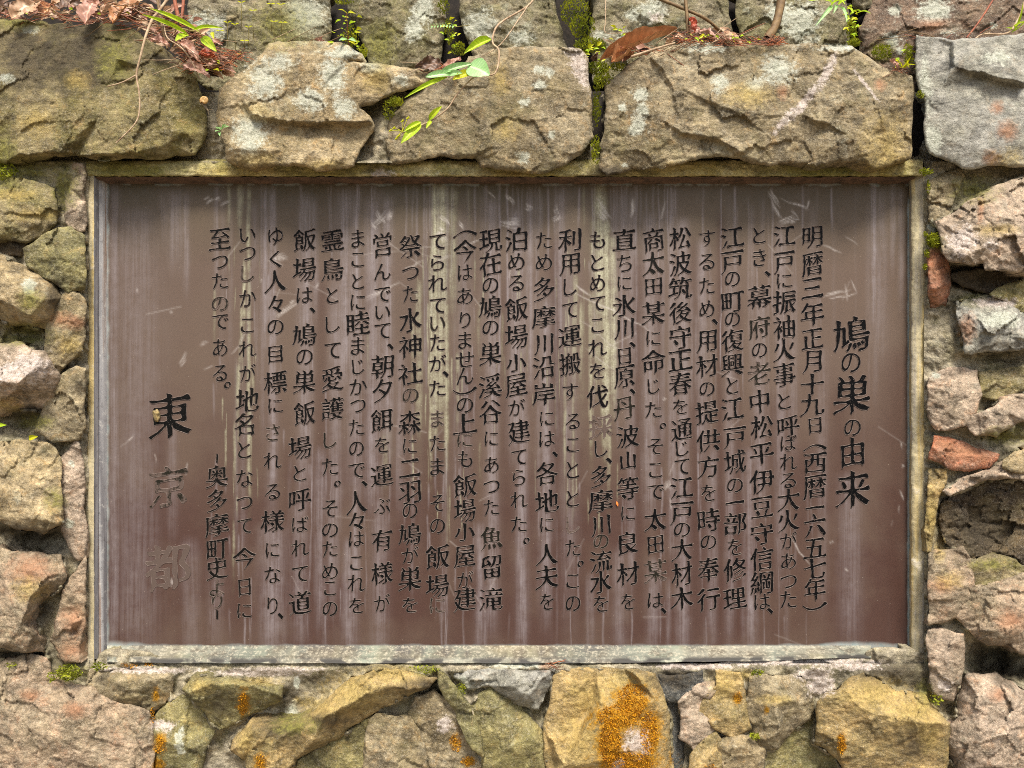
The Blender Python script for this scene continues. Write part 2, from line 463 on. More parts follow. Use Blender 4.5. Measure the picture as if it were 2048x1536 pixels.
STEP = 2.6
_sid = [0]
def build_stone(name, d_mm, outline, inner, mat, parent=None, rough=1.0, edge=-1, rnd=3.0, back=110, step=None, ter=1.0, ang=None, jitter=0.075, auto=3, org=None, spread=7.0, grow=0.0, eg=1.0, gain=1.2):
    """outline and inner ridge points in photo pixels; inner = (x, y, mm towards the viewer of the face)"""
    _sid[0] += 1
    sid = _sid[0]
    r = random.Random(sid * 7 + 3)
    h = step or STEP
    P0 = [(float(a[0]), float(a[1])) for a in outline]
    if grow:
        gx_, gy_ = sum(p[0] for p in P0) / len(P0), sum(p[1] for p in P0) / len(P0)
        P0 = [(p[0] + (p[0] - gx_) / (math.hypot(p[0] - gx_, p[1] - gy_) + 1e-6) * grow, p[1] + (p[1] - gy_) / (math.hypot(p[0] - gx_, p[1] - gy_) + 1e-6) * grow) for p in P0]
        def keep_off(p, a):     # never over the cement edging
            x, y = p
            if a[0] < 300 and 328 < a[1] < 1322: x = min(x, 172.0)
            if a[0] > 1800 and 345 < a[1] < 1322: x = max(x, 1855.0)
            if 200 < a[0] < 1840 and a[1] > 1325: y = max(y, 1337.0)
            return (x, y)
        P0 = [keep_off(p, a) for p, a in zip(P0, outline)]
        outline = [(p[0], p[1]) + tuple(a[2:]) for p, a in zip(P0, outline)]
    P = jag(P0, r, 6.0, jitter)
    xs = [p[0] for p in P]; ys = [p[1] for p in P]
    x0, x1, y0, y1 = min(xs) - h, max(xs) + h, min(ys) - h, max(ys) + h
    cx, cy = sum(xs) / len(xs), sum(ys) / len(ys)
    # facets: outline corners + ridge points, triangulated
    ctrl = []
    for a in outline:
        dd = a[2] * eg if len(a) > 2 else edge + r.uniform(-5, 4)
        ctrl.append((float(a[0]), float(a[1]), dd))
    inn = list(inner or [])
    if not inn:
        for k in range(auto):
            for _ in range(30):
                x, y = r.uniform(x0, x1), r.uniform(y0, y1)
                s, _, _ = poly_sd(np.array([x]), np.array([y]), P0)
                if s[0] > 0.12 * min(x1 - x0, y1 - y0): break
            else: continue
            inn.append((x, y, r.uniform(-spread, spread)))
    ctrl += [(float(a), float(b), float(c)) for a, b, c in inn]
    pts = [Vector((c[0], c[1])) for c in ctrl]
    nE = len(outline)
    vo, _, fo, ovo, _, _ = delaunay_2d_cdt(pts, [(i, (i + 1) % nE) for i in range(nE)], [], 0, 1e-3)
    if parent is not None and mat != 'dark' and len(outline) > 4: FOOT.append((P0, d_mm - 8.0))
    dep = []
    for i, v in enumerate(vo):
        if ovo[i]: dep.append(ctrl[ovo[i][0]][2] * gain)
        else: dep.append(edge)
    # grid
    gx = np.arange(x0, x1 + h, h); gy = np.arange(y0, y1 + h, h)
    nx, ny = len(gx), len(gy)
    GX, GY = np.meshgrid(gx, gy)
    GX = GX + np.where(np.arange(ny)[:, None] % 2 == 0, 0, 0.5 * h)
    px, py = GX.ravel().copy(), GY.ravel().copy()
    sd, bx, by = poly_sd(px, py, P)
    snap = np.abs(sd) < 0.62 * h
    px = np.where(snap, bx, px); py = np.where(snap, by, py); sd = np.where(snap, 0, sd)
    # facet depth (mm)
    dz = np.full(px.shape, float(edge)); done = np.zeros(px.shape, dtype=bool)
    wob = 5.0
    wx = px + wob * fbm(px / 30, py / 30, sid * 5, 3); wy = py + wob * fbm(px / 30 + 50, py / 30, sid * 5 + 1, 3)
    for f in fo:
        for k in range(1, len(f) - 1):
            ia, ib, ic = f[0], f[k], f[k + 1]
            ax, ay = vo[ia]; bx_, by_ = vo[ib]; cx_, cy_ = vo[ic]
            den = (by_ - cy_) * (ax - cx_) + (cx_ - bx_) * (ay - cy_)
            if abs(den) < 1e-9: continue
            l1 = ((by_ - cy_) * (wx - cx_) + (cx_ - bx_) * (wy - cy_)) / den
            l2 = ((cy_ - ay) * (wx - cx_) + (ax - cx_) * (wy - cy_)) / den
            l3 = 1 - l1 - l2
            m = (l1 > -0.02) & (l2 > -0.02) & (l3 > -0.02) & ~done
            dz = np.where(m, l1 * dep[ia] + l2 * dep[ib] + l3 * dep[ic], dz)
            done |= m
    if not done.all():                  # rim points the warp pushed outside: nearest facet
        bm = np.full(px.shape, -1e9)
        for f in fo:
            for k in range(1, len(f) - 1):
                ia, ib, ic = f[0], f[k], f[k + 1]
                ax, ay = vo[ia]; bx_, by_ = vo[ib]; cx_, cy_ = vo[ic]
                den = (by_ - cy_) * (ax - cx_) + (cx_ - bx_) * (ay - cy_)
                if abs(den) < 1e-9: continue
                l1 = ((by_ - cy_) * (px - cx_) + (cx_ - bx_) * (py - cy_)) / den
                l2 = ((cy_ - ay) * (px - cx_) + (ax - cx_) * (py - cy_)) / den
                l3 = 1 - l1 - l2
                q = np.stack([l1, l2, l3]); mn = q.min(axis=0) * math.sqrt(abs(den))
                m = ~done & (mn > bm)
                bm = np.where(m, mn, bm)
                q = np.clip(q, 0, 1); q = q / q.sum(axis=0)
                dz = np.where(m, q[0] * dep[ia] + q[1] * dep[ib] + q[2] * dep[ic], dz)
    # rock relief
    a = ang if ang is not None else r.uniform(-0.6, 0.6)
    ca, sa = math.cos(a), math.sin(a)
    u = px * ca + py * sa; v = -px * sa + py * ca
    n1 = fbm(u / 70, v / 48, sid * 11, 5, 0.52)
    uw = u + 9 * fbm(u / 22, v / 22, sid * 41, 4, 0.6); vw = v + 9 * fbm(u / 22 + 7, v / 22, sid * 43, 4, 0.6)
    k1 = chips(uw, vw * 1.4, sid * 29, 78.0); k2 = chips(uw + 31, vw * 1.9, sid * 37, 27.0)
    n2 = fbm(u / 14, v / 9, sid * 17, 4, 0.62)
    n3 = np.abs(fbm(u / 34, v / 20, sid * 19, 4, 0.6))
    dz = dz + rough * (2.5 * n1 + ter * (8.5 * k1 + 2.2 * k2) + 1.5 * n2 - 2.5 * n3)
    # rounded border
    dz = dz - rnd * (1 - np.clip(sd / (rnd * 1.5 + 3 * n1), 0, 1)) ** 2
    d = (d_mm + dz) / 1000.0
    # faces
    idx = np.arange(nx * ny).reshape(ny, nx)
    A, B, Cc, Dd = idx[:-1, :-1].ravel(), idx[:-1, 1:].ravel(), idx[1:, 1:].ravel(), idx[1:, :-1].ravel()
    ev = np.repeat((np.arange(ny - 1) % 2 == 0), nx - 1)
    t1 = np.where(ev[:, None], np.stack([A, Dd, B], 1), np.stack([A, Dd, Cc], 1))
    t2 = np.where(ev[:, None], np.stack([B, Dd, Cc], 1), np.stack([A, Cc, B], 1))
    T = np.concatenate([t1, t2])
    ok = (sd >= -1e-6)
    T = T[ok[T].all(axis=1)]
    ar = (px[T[:, 1]] - px[T[:, 0]]) * (py[T[:, 2]] - py[T[:, 0]]) - (px[T[:, 2]] - px[T[:, 0]]) * (py[T[:, 1]] - py[T[:, 0]])
    mid_x = px[T].mean(axis=1); mid_y = py[T].mean(axis=1)
    ms, _, _ = poly_sd(mid_x, mid_y, P)
    T = T[(np.abs(ar) > 0.4) & (ms > -0.2)]
    used, inv = np.unique(T, return_inverse=True)
    T = inv.reshape(T.shape)
    px, py, d = px[used], py[used], d[used]
    # boundary -> skirt running back into the wall
    E = np.concatenate([T[:, [0, 1]], T[:, [1, 2]], T[:, [2, 0]]])
    key = np.sort(E, axis=1); kk = key[:, 0].astype(np.int64) * (len(px) + 1) + key[:, 1]
    _, first, cnt = np.unique(kk, return_index=True, return_counts=True)
    BE = E[first[cnt == 1]]
    bv = np.unique(BE)
    nv = len(px)
    m1 = np.full(nv, -1); m1[bv] = nv + np.arange(len(bv))
    m2 = np.full(nv, -1); m2[bv] = nv + len(bv) + np.arange(len(bv))
    jn = fbm(px[bv] / 12, py[bv] / 12, sid * 23, 2)
    front = Wn(px, py, d)
    e1 = front[bv].copy(); e1[:, 1] += 0.018 + 0.006 * jn; e1[:, 0] += 0.0006 * jn; e1[:, 2] -= 0.0006 * np.abs(jn)
    c3 = W(cx, cy, d_mm / 1000.0)
    e2 = front[bv].copy(); e2[:, 1] = -d_mm / 1000.0 + back / 1000.0
    e2[:, 0] = c3[0] + (e2[:, 0] - c3[0]) * 0.97; e2[:, 2] = c3[2] + (e2[:, 2] - c3[2]) * 0.97
    # sides that would face the lens lean back under the face, the others run straight into the wall
    tx, ty = 1024 - px[bv], 768 - py[bv]; tl = np.hypot(tx, ty) + 1e-6
    ox_, oy_ = px[bv] - cx, py[bv] - cy; ol_ = np.hypot(ox_, oy_) + 1e-6
    wgt = np.clip(0.6 + 2.5 * (ox_ * tx + oy_ * ty) / (tl * ol_), 0, 1)[:, None]
    sh = 1.5 / np.maximum(ol_, 6.0)
    r1 = Wn(px[bv] - ox_ * sh, py[bv] - oy_ * sh, -e1[:, 1]); r2 = Wn(px[bv] - ox_ * sh * 2.5, py[bv] - oy_ * sh * 2.5, -e2[:, 1])
    e1 = e1 * (1 - wgt) + r1 * wgt; e2 = e2 * (1 - wgt) + r2 * wgt
    px_ = np.concatenate([px, px[bv], px[bv]]); py_ = np.concatenate([py, py[bv], py[bv]])
    a_, b_ = BE[:, 0], BE[:, 1]
    sk = np.concatenate([np.stack([b_, a_, m1[a_]], 1), np.stack([b_, m1[a_], m1[b_]], 1),
                         np.stack([m1[b_], m1[a_], m2[a_]], 1), np.stack([m1[b_], m2[a_], m2[b_]], 1)])
    F = np.concatenate([T, sk])
    v3 = np.concatenate([front, e1, e2])
    at = patch_attrs(px_, py_)
    SURF.append((px, py, d))
    o = mesh_obj(name, v3, F, M[mat], parent, True, at, origin=W(cx, cy, d_mm / 1000.0 - 0.04) if org is None else org)
    return o

# ---------------------------------------------------------------- the mortared wall
wall = empty('stone_wall', W(1024, 768 + CAM_H * 1000, 0.0), 'rough mortared wall of brown and ochre split stones around the bronze plaque', 'wall')

# (base depth mm, material, outline, ridge points, options)
WALL = [
 # ---- left of the plaque
 (62,'moss',[(-20,385),(0,378),(26,360),(65,368),(104,381),(109,412),(107,446),(78,469),(52,480),(16,473),(-20,480)],[(30,395,6),(70,400,4),(60,440,8),(15,440,8),(10,465,4)],{}),
 (48,'pink',[(148,331),(164,334),(184,349),(181,404),(177,456),(161,459),(141,454),(133,425),(143,378)],[(165,380,6),(155,430,8)],{}),
 (70,'green',[(52,498),(99,469),(141,459),(167,477),(174,498),(169,521),(172,560),(167,573),(135,579),(104,555),(62,534)],[(105,500,6),(145,520,8),(125,555,4)],{}),
 (95,'tan',[(-20,513),(0,513),(47,540),(78,550),(104,568),(120,594),(109,636),(99,657),(65,649),(26,646),(0,633),(-20,630)],[(40,585,14),(85,600,8),(20,560,8),(60,630,6),(0,600,12)],{'rnd':16,'edge':-24,'ter':0.4}),
 (38,'dark',[(-20,474),(16,471),(52,490),(47,508),(0,508),(-20,508)],[],{}),
 (66,'brown',[(135,580),(180,605),(176,640),(168,672),(161,697),(117,745),(101,730),(94,696),(97,665),(109,625)],[(150,640,8),(130,690,6),(112,628,2)],{}),
 (100,'pink',[(-20,691,-16),(34,689,-16),(60,704,-8),(86,707,-16),(99,730,-14),(117,756,-30),(107,790,-45),(94,819,-55),(52,814,-50),(21,816,-45),(0,829,-50),(-20,827,-50)],[(0,764,18),(39,764,18),(62,743,14),(80,718,6),(39,715,2),(50,770,4),(0,775,10)],{'rnd':8}),
 (64,'brown',[(169,743),(180,795),(180,853),(156,874),(109,879),(73,858),(86,829),(109,785),(125,754),(151,738)],[(140,790,8),(155,830,10),(110,850,2)],{}),
 (54,'pink',[(151,885),(159,894),(167,941),(180,980),(180,1032),(178,1090),(174,1110),(155,1115),(138,1090),(125,1055),(119,1006),(115,950),(120,925)],[(145,950,6),(155,1040,6)],{}),
 (96,'tan',[(-20,890,-30),(0,889,-30),(52,887,-26),(100,893,-34),(117,920,-30),(114,965,-26),(121,1015,-18),(124,1040,-16),(85,1062,-6),(35,1052,-4),(0,1033,-8),(-20,1030,-8)],[(20,925,-8),(70,915,-8),(12,990,4),(60,960,2),(95,930,-18),(60,1010,10),(85,1040,12),(30,1035,8)],{'ang':0.5}),
 (88,'rose',[(-20,1100,-30),(0,1098,-30),(20,1107,-26),(118,1114,-26),(128,1160,-24),(110,1185,-26),(77,1205,-34),(68,1235,-34),(88,1275,-40),(91,1299,-46),(50,1299,-6),(0,1289,-6),(-20,1285,-6)],[(60,1140,6),(20,1180,10),(60,1195,8),(100,1160,4),(40,1250,14),(20,1280,10),(65,1270,0)],{'ang':0.4}),
 (58,'rose',[(181,1117),(178,1154),(165,1235),(161,1269),(161,1319),(131,1322),(104,1275),(114,1255),(124,1222),(131,1175)],[(150,1180,6),(145,1245,8),(150,1262,-4),(135,1270,6),(145,1300,2)],{}),
 (78,'rose',[(-20,1335,-22),(0,1332,-22),(67,1312,-20),(101,1322,-20),(108,1355,-16),(150,1375,-14),(178,1375,-16),(215,1400,-12),(290,1420,-16),(300,1445,-16),(302,1570),(-20,1570)],[(60,1360,0),(80,1400,4),(180,1420,8),(100,1480,12),(230,1470,6),(260,1520,4),(20,1440,6),(71,1394,-2)],{'ang':0.3,'ter':1.3}),
 (72,'brown',[(181,1342,-22),(228,1332,-20),(299,1342,-16),(339,1352,-20),(336,1396,-26),(316,1410,-28),(296,1420,-20),(215,1400,-14),(178,1376,-16)],[(230,1360,2),(300,1360,4),(270,1395,6)],{}),
 # ---- under the plaque
 (74,'green',[(302,1455),(345,1405),(376,1392),(420,1440),(432,1460),(416,1478),(404,1520),(398,1570),(300,1570)],[(350,1450,-12),(330,1480,8),(370,1500,0)],{'edge':-20}),
 (96,'green',[(370,1382,-8),(388,1356,-30),(462,1358,-30),(512,1370,-24),(561,1372,-24),(558,1399,-20),(543,1407,-30),(502,1422,-36),(469,1443,-36),(441,1453,-34),(429,1445,-34),(416,1422,-30)],[(376,1386,4),(420,1368,8),(470,1367,10),(515,1375,4),(545,1385,-6),(455,1400,-4),(420,1400,-8)],{'rnd':5}),
 (104,'ochre',[(467,1499,-10),(472,1478,-20),(507,1440,-30),(578,1445,-26),(624,1432,-26),(698,1361,-40),(751,1339,-30),(771,1327,-30),(792,1331,-30),(832,1351,-26),(870,1359,-20),(853,1377,-20),(804,1397,-34),(741,1427,-40),(677,1471,-40),(627,1496,-36),(596,1514,-34),(583,1570,-30),(502,1570,-24),(497,1520,-20)],[(741,1372,8),(733,1389,10),(644,1435,14),(637,1458,10),(624,1486,4),(790,1370,-2),(812,1378,0),(510,1460,4),(540,1490,2),(590,1455,-8),(470,1497,0),(545,1545,0)],{'rnd':5}),
 (52,'green',[(588,1570),(600,1518),(741,1437),(752,1432),(738,1468),(728,1570)],[(670,1500,4)],{}),
 (70,'brown',[(743,1443),(756,1432),(817,1438),(842,1486),(863,1570),(727,1570),(735,1480)],[(790,1470,4),(780,1520,10),(830,1520,0)],{}),
 (56,'brown',[(835,1398),(870,1385),(900,1410),(925,1440),(945,1495),(962,1515),(958,1570),(868,1570),(845,1485),(822,1436)],[(885,1440,6),(910,1500,2)],{}),
 (82,'green',[(880,1347),(891,1352),(936,1416),(950,1450),(965,1510),(942,1495),(915,1420),(885,1385)],[(900,1380,4),(935,1440,2)],{'rnd':4}),
 (78,'grey',[(909,1344,-28),(1005,1336,-28),(1104,1339,-20),(1101,1359,-16),(1084,1387,-30),(1071,1417,-30),(1033,1405,-24),(1013,1387,-20),(985,1372,-18),(942,1379,-24),(914,1356,-24)],[(1040,1350,0),(1060,1390,6),(1020,1370,4),(960,1358,-12),(1085,1355,4)],{'ter':1.5}),
 (70,'green',[(949,1407),(985,1378),(1018,1402),(1051,1435),(1084,1473),(1096,1493),(1099,1570),(967,1570),(964,1514),(947,1468),(936,1422)],[(1000,1420,2),(1020,1490,6),(1060,1480,8),(975,1480,-2)],{'edge':-16}),
 (90,'ochre',[(1112,1354,-26),(1129,1344,-26),(1195,1336,-26),(1246,1341,-24),(1272,1339,-10),(1305,1351,-16),(1320,1389,-14),(1333,1432,-16),(1335,1486,-16),(1343,1570,-16),(1101,1570,-22),(1094,1448,-22),(1107,1402,-20)],[(1258,1350,-20),(1269,1346,4),(1184,1402,-24),(1202,1409,8),(1170,1432,-24),(1188,1436,10),(1108,1529,-22),(1128,1531,10),(1250,1440,10),(1290,1500,6),(1220,1520,10),(1140,1400,-14),(1310,1400,0)],{'ter':0.4,'rnd':4}),
 (40,'slate',[(1328,1402),(1358,1400),(1362,1432),(1363,1486),(1368,1570),(1343,1570),(1335,1448)],[(1347,1470,0)],{'ter':0.3,'rough':0.4}),
 (60,'slate',[(1322,1352),(1400,1345),(1398,1380),(1360,1400),(1330,1396)],[],{}),
 (72,'ochre',[(1432,1346),(1478,1351),(1485,1402),(1498,1453),(1463,1471),(1427,1448),(1419,1432),(1399,1422),(1414,1397),(1435,1377)],[(1460,1380,0),(1455,1398,-6),(1450,1430,8),(1480,1440,4)],{}),
 (66,'pink',[(1363,1422),(1394,1427),(1424,1443),(1427,1463),(1389,1499),(1384,1486),(1363,1473)],[(1395,1455,8)],{}),
 (62,'pink',[(1362,1402),(1400,1372),(1432,1366),(1430,1384),(1412,1398),(1396,1424),(1366,1420)],[],{}),
 (80,'ochre',[(1386,1514),(1430,1466),(1440,1488),(1441,1570),(1369,1570)],[(1420,1510,6)],{}),
 (78,'tan',[(1440,1486,-8),(1463,1473,-20),(1508,1481,-20),(1523,1499),(1523,1570),(1442,1570)],[(1455,1498,8),(1478,1490,8),(1510,1505,4),(1480,1530,-4)],{}),
 (80,'brown',[(1501,1359),(1529,1354),(1574,1356),(1602,1354),(1622,1410),(1615,1438),(1584,1455),(1567,1473),(1554,1493),(1523,1493),(1511,1463),(1498,1410),(1503,1377)],[(1550,1385,0),(1590,1400,4),(1550,1410,10),(1560,1460,8),(1530,1480,4)],{'edge':-18}),
 (42,'green',[(1522,1490),(1566,1465),(1625,1440),(1650,1490),(1700,1530),(1692,1570),(1522,1570)],[(1590,1500,-4)],{'ter':0.5}),
 (100,'ochre',[(1640,1407,-20),(1655,1389,-22),(1681,1384,-26),(1700,1363,-34),(1729,1352,-38),(1755,1363,-38),(1786,1386,-36),(1843,1391,-34),(1861,1415,-28),(1893,1446,-8),(1891,1475,-20),(1882,1570,-34),(1690,1570,-30),(1686,1524,-26),(1668,1504,-30),(1633,1483,-30),(1640,1448,-22)],[(1660,1395,-2),(1704,1402,8),(1737,1422,10),(1782,1435,12),(1804,1436,14),(1851,1445,14),(1880,1447,6),(1750,1500,-6),(1690,1440,-4),(1840,1510,-10),(1680,1480,-4)],{'rnd':5}),
 # ---- right of the plaque
 (72,'rose',[(1873,1105),(1925,1099),(1938,1125),(1942,1160),(1940,1188),(1916,1227),(1882,1240),(1856,1245),(1851,1190),(1849,1135),(1860,1115)],[(1890,1140,4),(1900,1190,8)],{}),
 (64,'pink',[(1858,1266),(1882,1262),(1924,1274),(1923,1318),(1919,1357),(1906,1396),(1882,1391),(1867,1378),(1861,1318)],[(1890,1300,8),(1895,1350,6)],{}),
 (100,'pink',[(1930,1352,-34),(1960,1355,-30),(1992,1352,-30),(2020,1368,-26),(2070,1396,-30),(2070,1570,-20),(1929,1570,-30),(1893,1482,-34),(1898,1441,-34),(1921,1430,-30),(1916,1396,-40)],[(1960,1400,-6),(2010,1410,4),(1960,1460,4),(2020,1470,10),(2000,1530,6),(1950,1520,0)],{'ter':1.6,'rnd':18}),
 (96,'rose',[(1942,1175,-30),(2000,1162,-30),(2070,1146,-30),(2070,1306,-14),(2018,1298,-8),(2012,1287,-6),(1976,1284,-10),(1940,1256,-24),(1919,1235,-30),(1916,1214,-36)],[(1990,1200,0),(2030,1200,4),(1985,1260,10),(2040,1260,12),(2010,1275,8)],{'ter':1.5}),
 (66,'pink',[(1855,760),(1895,742),(1950,745),(1958,790),(1950,810),(1936,846),(1904,853),(1873,853),(1857,830),(1852,790)],[(1900,780,6),(1900,820,8),(1875,800,2)],{}),
 (82,'pink',[(1938,849),(1950,832),(1972,826),(2008,800),(2042,792),(2048,840),(2024,847),(1993,868),(1956,868)],[(1980,840,2),(2010,825,6),(1985,858,10)],{}),
 (60,'red',[(1873,875),(1904,881),(1946,899),(1993,909),(1988,920),(1972,933),(1904,934),(1889,925),(1860,917),(1870,896)],[(1910,910,6),(1960,915,4)],{}),
 (52,'ochre',[(1853,941),(1891,946),(1890,974),(1876,1000),(1869,1052),(1863,1097),(1852,1099),(1851,1000)],[(1868,980,6),(1860,1050,4)],{}),
 (34,'dark',[(1900,1000),(1935,972),(1990,962),(2070,970),(2070,1150),(2030,1128),(1990,1112),(1935,1116),(1895,1082),(1884,1045),(1888,1012)],[(1950,1040,-6),(2000,1010,4),(1980,1080,-8),(2030,1080,-4)],{'ter':1.6,'rough':1.8}),
 (80,'pink',[(1892,980,-14),(1925,958,-24),(1985,940,-26),(2008,930,-20),(2070,922,-20),(2070,962,-6),(2020,958,-6),(1965,962,-6),(1905,990,-10)],[(1960,954,2),(2010,948,6)],{}),
 (66,'moss',[(1940,1130),(1965,1118),(1985,1112),(2025,1122),(2048,1138),(2060,1150),(2000,1162),(1945,1172)],[(1990,1140,8)],{}),
 (80,'tan',[(2012,922),(2030,910),(2070,898),(2070,942),(2030,938),(2010,933)],[],{}),
 (54,'brown',[(1848,366),(1917,340),(1925,356),(1917,369),(1894,431),(1870,444),(1848,436),(1846,405)],[(1880,372,6),(1890,390,-2),(1872,420,6)],{'ter':1.5}),
 (104,'pink',[(1904,434,-36),(1964,395,-30),(2020,365,-36),(2070,350,-36),(2070,545,-4),(2048,540,-2),(1970,535,-4),(1966,520,-2),(1935,522,-4),(1904,520,-12),(1889,496,-24),(1873,445,-36)],[(1925,460,-6),(1963,420,0),(1960,480,8),(2000,470,4),(1975,490,14),(2030,440,8),(2030,500,10),(1930,510,8)],{'ang':0.5,'ter':1.7}),
 (40,'moss',[(1849,440),(1870,445),(1887,480),(1883,500),(1856,503),(1851,470)],[],{}),
 (60,'red',[(1853,507),(1886,496),(1894,522),(1895,564),(1894,610,-36),(1878,622,-40),(1857,619,-40),(1854,580),(1852,540)],[(1872,530,6),(1857,580,8),(1870,578,10),(1892,566,6)],{'rnd':5}),
 (92,'grey',[(1917,606,-44),(1960,596,-36),(2010,606,-30),(2070,628,-30),(2070,686,2),(2000,697,2),(1946,704,0),(1933,702,-6),(1925,650,-20)],[(1945,635,-4),(2000,640,0),(1975,690,8),(2040,675,8),(1960,665,6),(2030,650,-6)],{'ter':1.8}),
 (70,'green',[(1985,588),(2020,572),(2070,560),(2070,630),(2030,612)],[],{}),
 (56,'moss',[(1960,745),(2040,738),(2060,760),(2045,775),(1995,795),(1962,790)],[(2000,760,4)],{}),
 (50,'dark',[(1900,548),(1960,540),(2070,545),(2070,566),(1990,582),(1930,572)],[(1980,560,-6)],{}),  # underside slab in the hollow, shade put into its dark colour
]
for it in WALL:
    d, mt, ol, inn, kw = it
    build_stone('stone', d, ol, inn, mt, wall, **{'grow': 7.5, 'eg': 0.8, **kw})

# stones of the same wall beyond the picture's edges
rs = random.Random(5)
def filler(x0, x1, y0, y1, nx, ny):
    for i in range(nx):
        for j in range(ny):
            w = (x1 - x0) / nx; hh = (y1 - y0) / ny
            cx = x0 + (i + 0.5 + rs.uniform(-.08, .08)) * w; cy = y0 + (j + 0.5 + rs.uniform(-.08, .08)) * hh
            k = rs.randint(5, 7); a0 = rs.random() * 6
            ol = [(cx + math.cos(a0 - q / k * 6.283) * w * rs.uniform(.40, .52), cy + math.sin(a0 - q / k * 6.283) * hh * rs.uniform(.40, .52)) for q in range(k)]
            build_stone('stone', rs.randint(55, 90), ol[::-1], None, rs.choice(['tan', 'ochre', 'pink', 'rose', 'brown']), wall, step=8)
filler(-330, -35, 345, 1600, 2, 6)
filler(2085, 2380, 345, 1600, 2, 6)
filler(-330, 2380, 1590, 1840, 11, 1)

# mortar: one rough sheet with the recess of the plaque left out
RX0, RX1, RY0, RY1 = 178.0, 1848.0, 326.0, 1327.0     # opening of the cement edging (outer side)
def axis(a, b, c, d_, lo, hi, s, S):
    left = np.arange(lo, a, S); m1_ = np.linspace(a, b, max(2, int((b - a) / s)) + 1)
    m2_ = np.linspace(b, c, max(2, int((c - b) / s)) + 1)[1:]; m3_ = np.linspace(c, d_, max(2, int((d_ - c) / s)) + 1)[1:]
    return np.concatenate([left, m1_, m2_, m3_, np.arange(d_ + S, hi, S)])
mx = axis(-40, RX0, RX1, 2090, -420, 2480, 3.0, 20)
my = axis(190, RY0, RY1, 1545, 184, 1900, 3.0, 20)
MXg, MYg = np.meshgrid(mx, my)
fx, fy = MXg.ravel(), MYg.ravel()
md = np.where(fy < 322, 6.0, 31.0) + 10 * fbm(fx / 60, fy / 60, 401, 4) + 5.0 * fbm(fx / 14, fy / 14, 402, 4, 0.62) + 1.6 * fbm(fx / 6, fy / 6, 404, 3) - 5.0 * np.abs(fbm(fx / 25, fy / 20, 403, 3))
for hx, hy, rx, ry, k in [(75,1078,62,30,42),(2015,1325,62,38,75),(1975,1320,34,44,45),(1965,556,80,22,40),(30,840,70,24,30),(30,490,60,16,24),(112,600,14,40,16),(55,665,60,18,22),
                            (1965,1045,90,80,34),(1820,250,40,90,60),(1195,220,30,110,40),(1990,712,70,14,22),(30,1312,60,14,30),(880,1400,24,40,24),(1090,1400,16,50,30),(1640,1500,60,40,14),(655,1480,70,40,6),(330,1440,30,30,14),(1985,878,60,16,18),(1880,1290,20,16,8),(1900,1420,20,24,18)]:
    wq = 16 * fbm(fx / 34, fy / 34, 409, 4); wr = 16 * fbm(fx / 34 + 8, fy / 34, 410, 4)
    md = md - k * np.exp(-(((fx + wq - hx) / rx) ** 2 + ((fy + wr - hy) / ry) ** 2) ** 1.4)
for hx, hy, rx, ry, k in [(770,270,40,60,52),(720,330,60,30,30),(425,250,30,60,30),(960,1338,1000,12,12),(1600,1326,140,16,12),(140,360,50,50,8),(60,345,90,20,14),(1930,380,60,40,12),(1900,700,50,60,16),(1960,900,60,30,12),(140,1340,60,20,16),(1790,1350,90,26,22),(700,1400,40,30,10),(1640,1360,60,30,14),(1935,1150,30,40,14),(1940,1260,40,30,14)]:
    md = md + k * np.exp(-(((fx - hx) / rx) ** 2 + ((fy - hy) / ry) ** 2))
# mortar smeared up against the stones
fil = np.zeros(fx.shape)
for P_, e_ in FOOT:
    xs_ = [p[0] for p in P_]; ys_ = [p[1] for p in P_]
    mk = (fx > min(xs_) - 34) & (fx < max(xs_) + 34) & (fy > min(ys_) - 34) & (fy < max(ys_) + 34) & (fy > 325)
    if not mk.any(): continue
    s_, _, _ = poly_sd(fx[mk], fy[mk], P_)
    want = (e_ - md[mk]) * np.exp(-np.clip(-s_ - 1.0, 0, 99) / 5.0) * (0.34 + 0.9 * fbm(fx[mk] / 26, fy[mk] / 26, 405, 3))
    want = np.where(s_ > 5, 0, np.clip(want, 0, 60))
    fil[mk] = np.maximum(fil[mk], want)
md = md + fil
nxm, nym = len(mx), len(my)
idm = np.arange(nxm * nym).reshape(nym, nxm)
cxm = (mx[:-1] + mx[1:]) / 2; cym = (my[:-1] + my[1:]) / 2
CX, CY = np.meshgrid(cxm, cym)
keep = ~((CX > RX0) & (CX < RX1) & (CY > RY0) & (CY < RY1))
Q = np.stack([idm[:-1, :-1][keep], idm[1:, :-1][keep], idm[1:, 1:][keep], idm[:-1, 1:][keep]], 1)
us, inv = np.unique(Q, return_inverse=True); Q = inv.reshape(Q.shape)
mpx, mpy, mdd = fx[us], fy[us], md[us] / 1000.0
mesh_obj('mortar', Wn(mpx, mpy, mdd), Q, M['mortar'], wall, True, patch_attrs(mpx, mpy))
SURF.append((mpx, mpy, mdd))

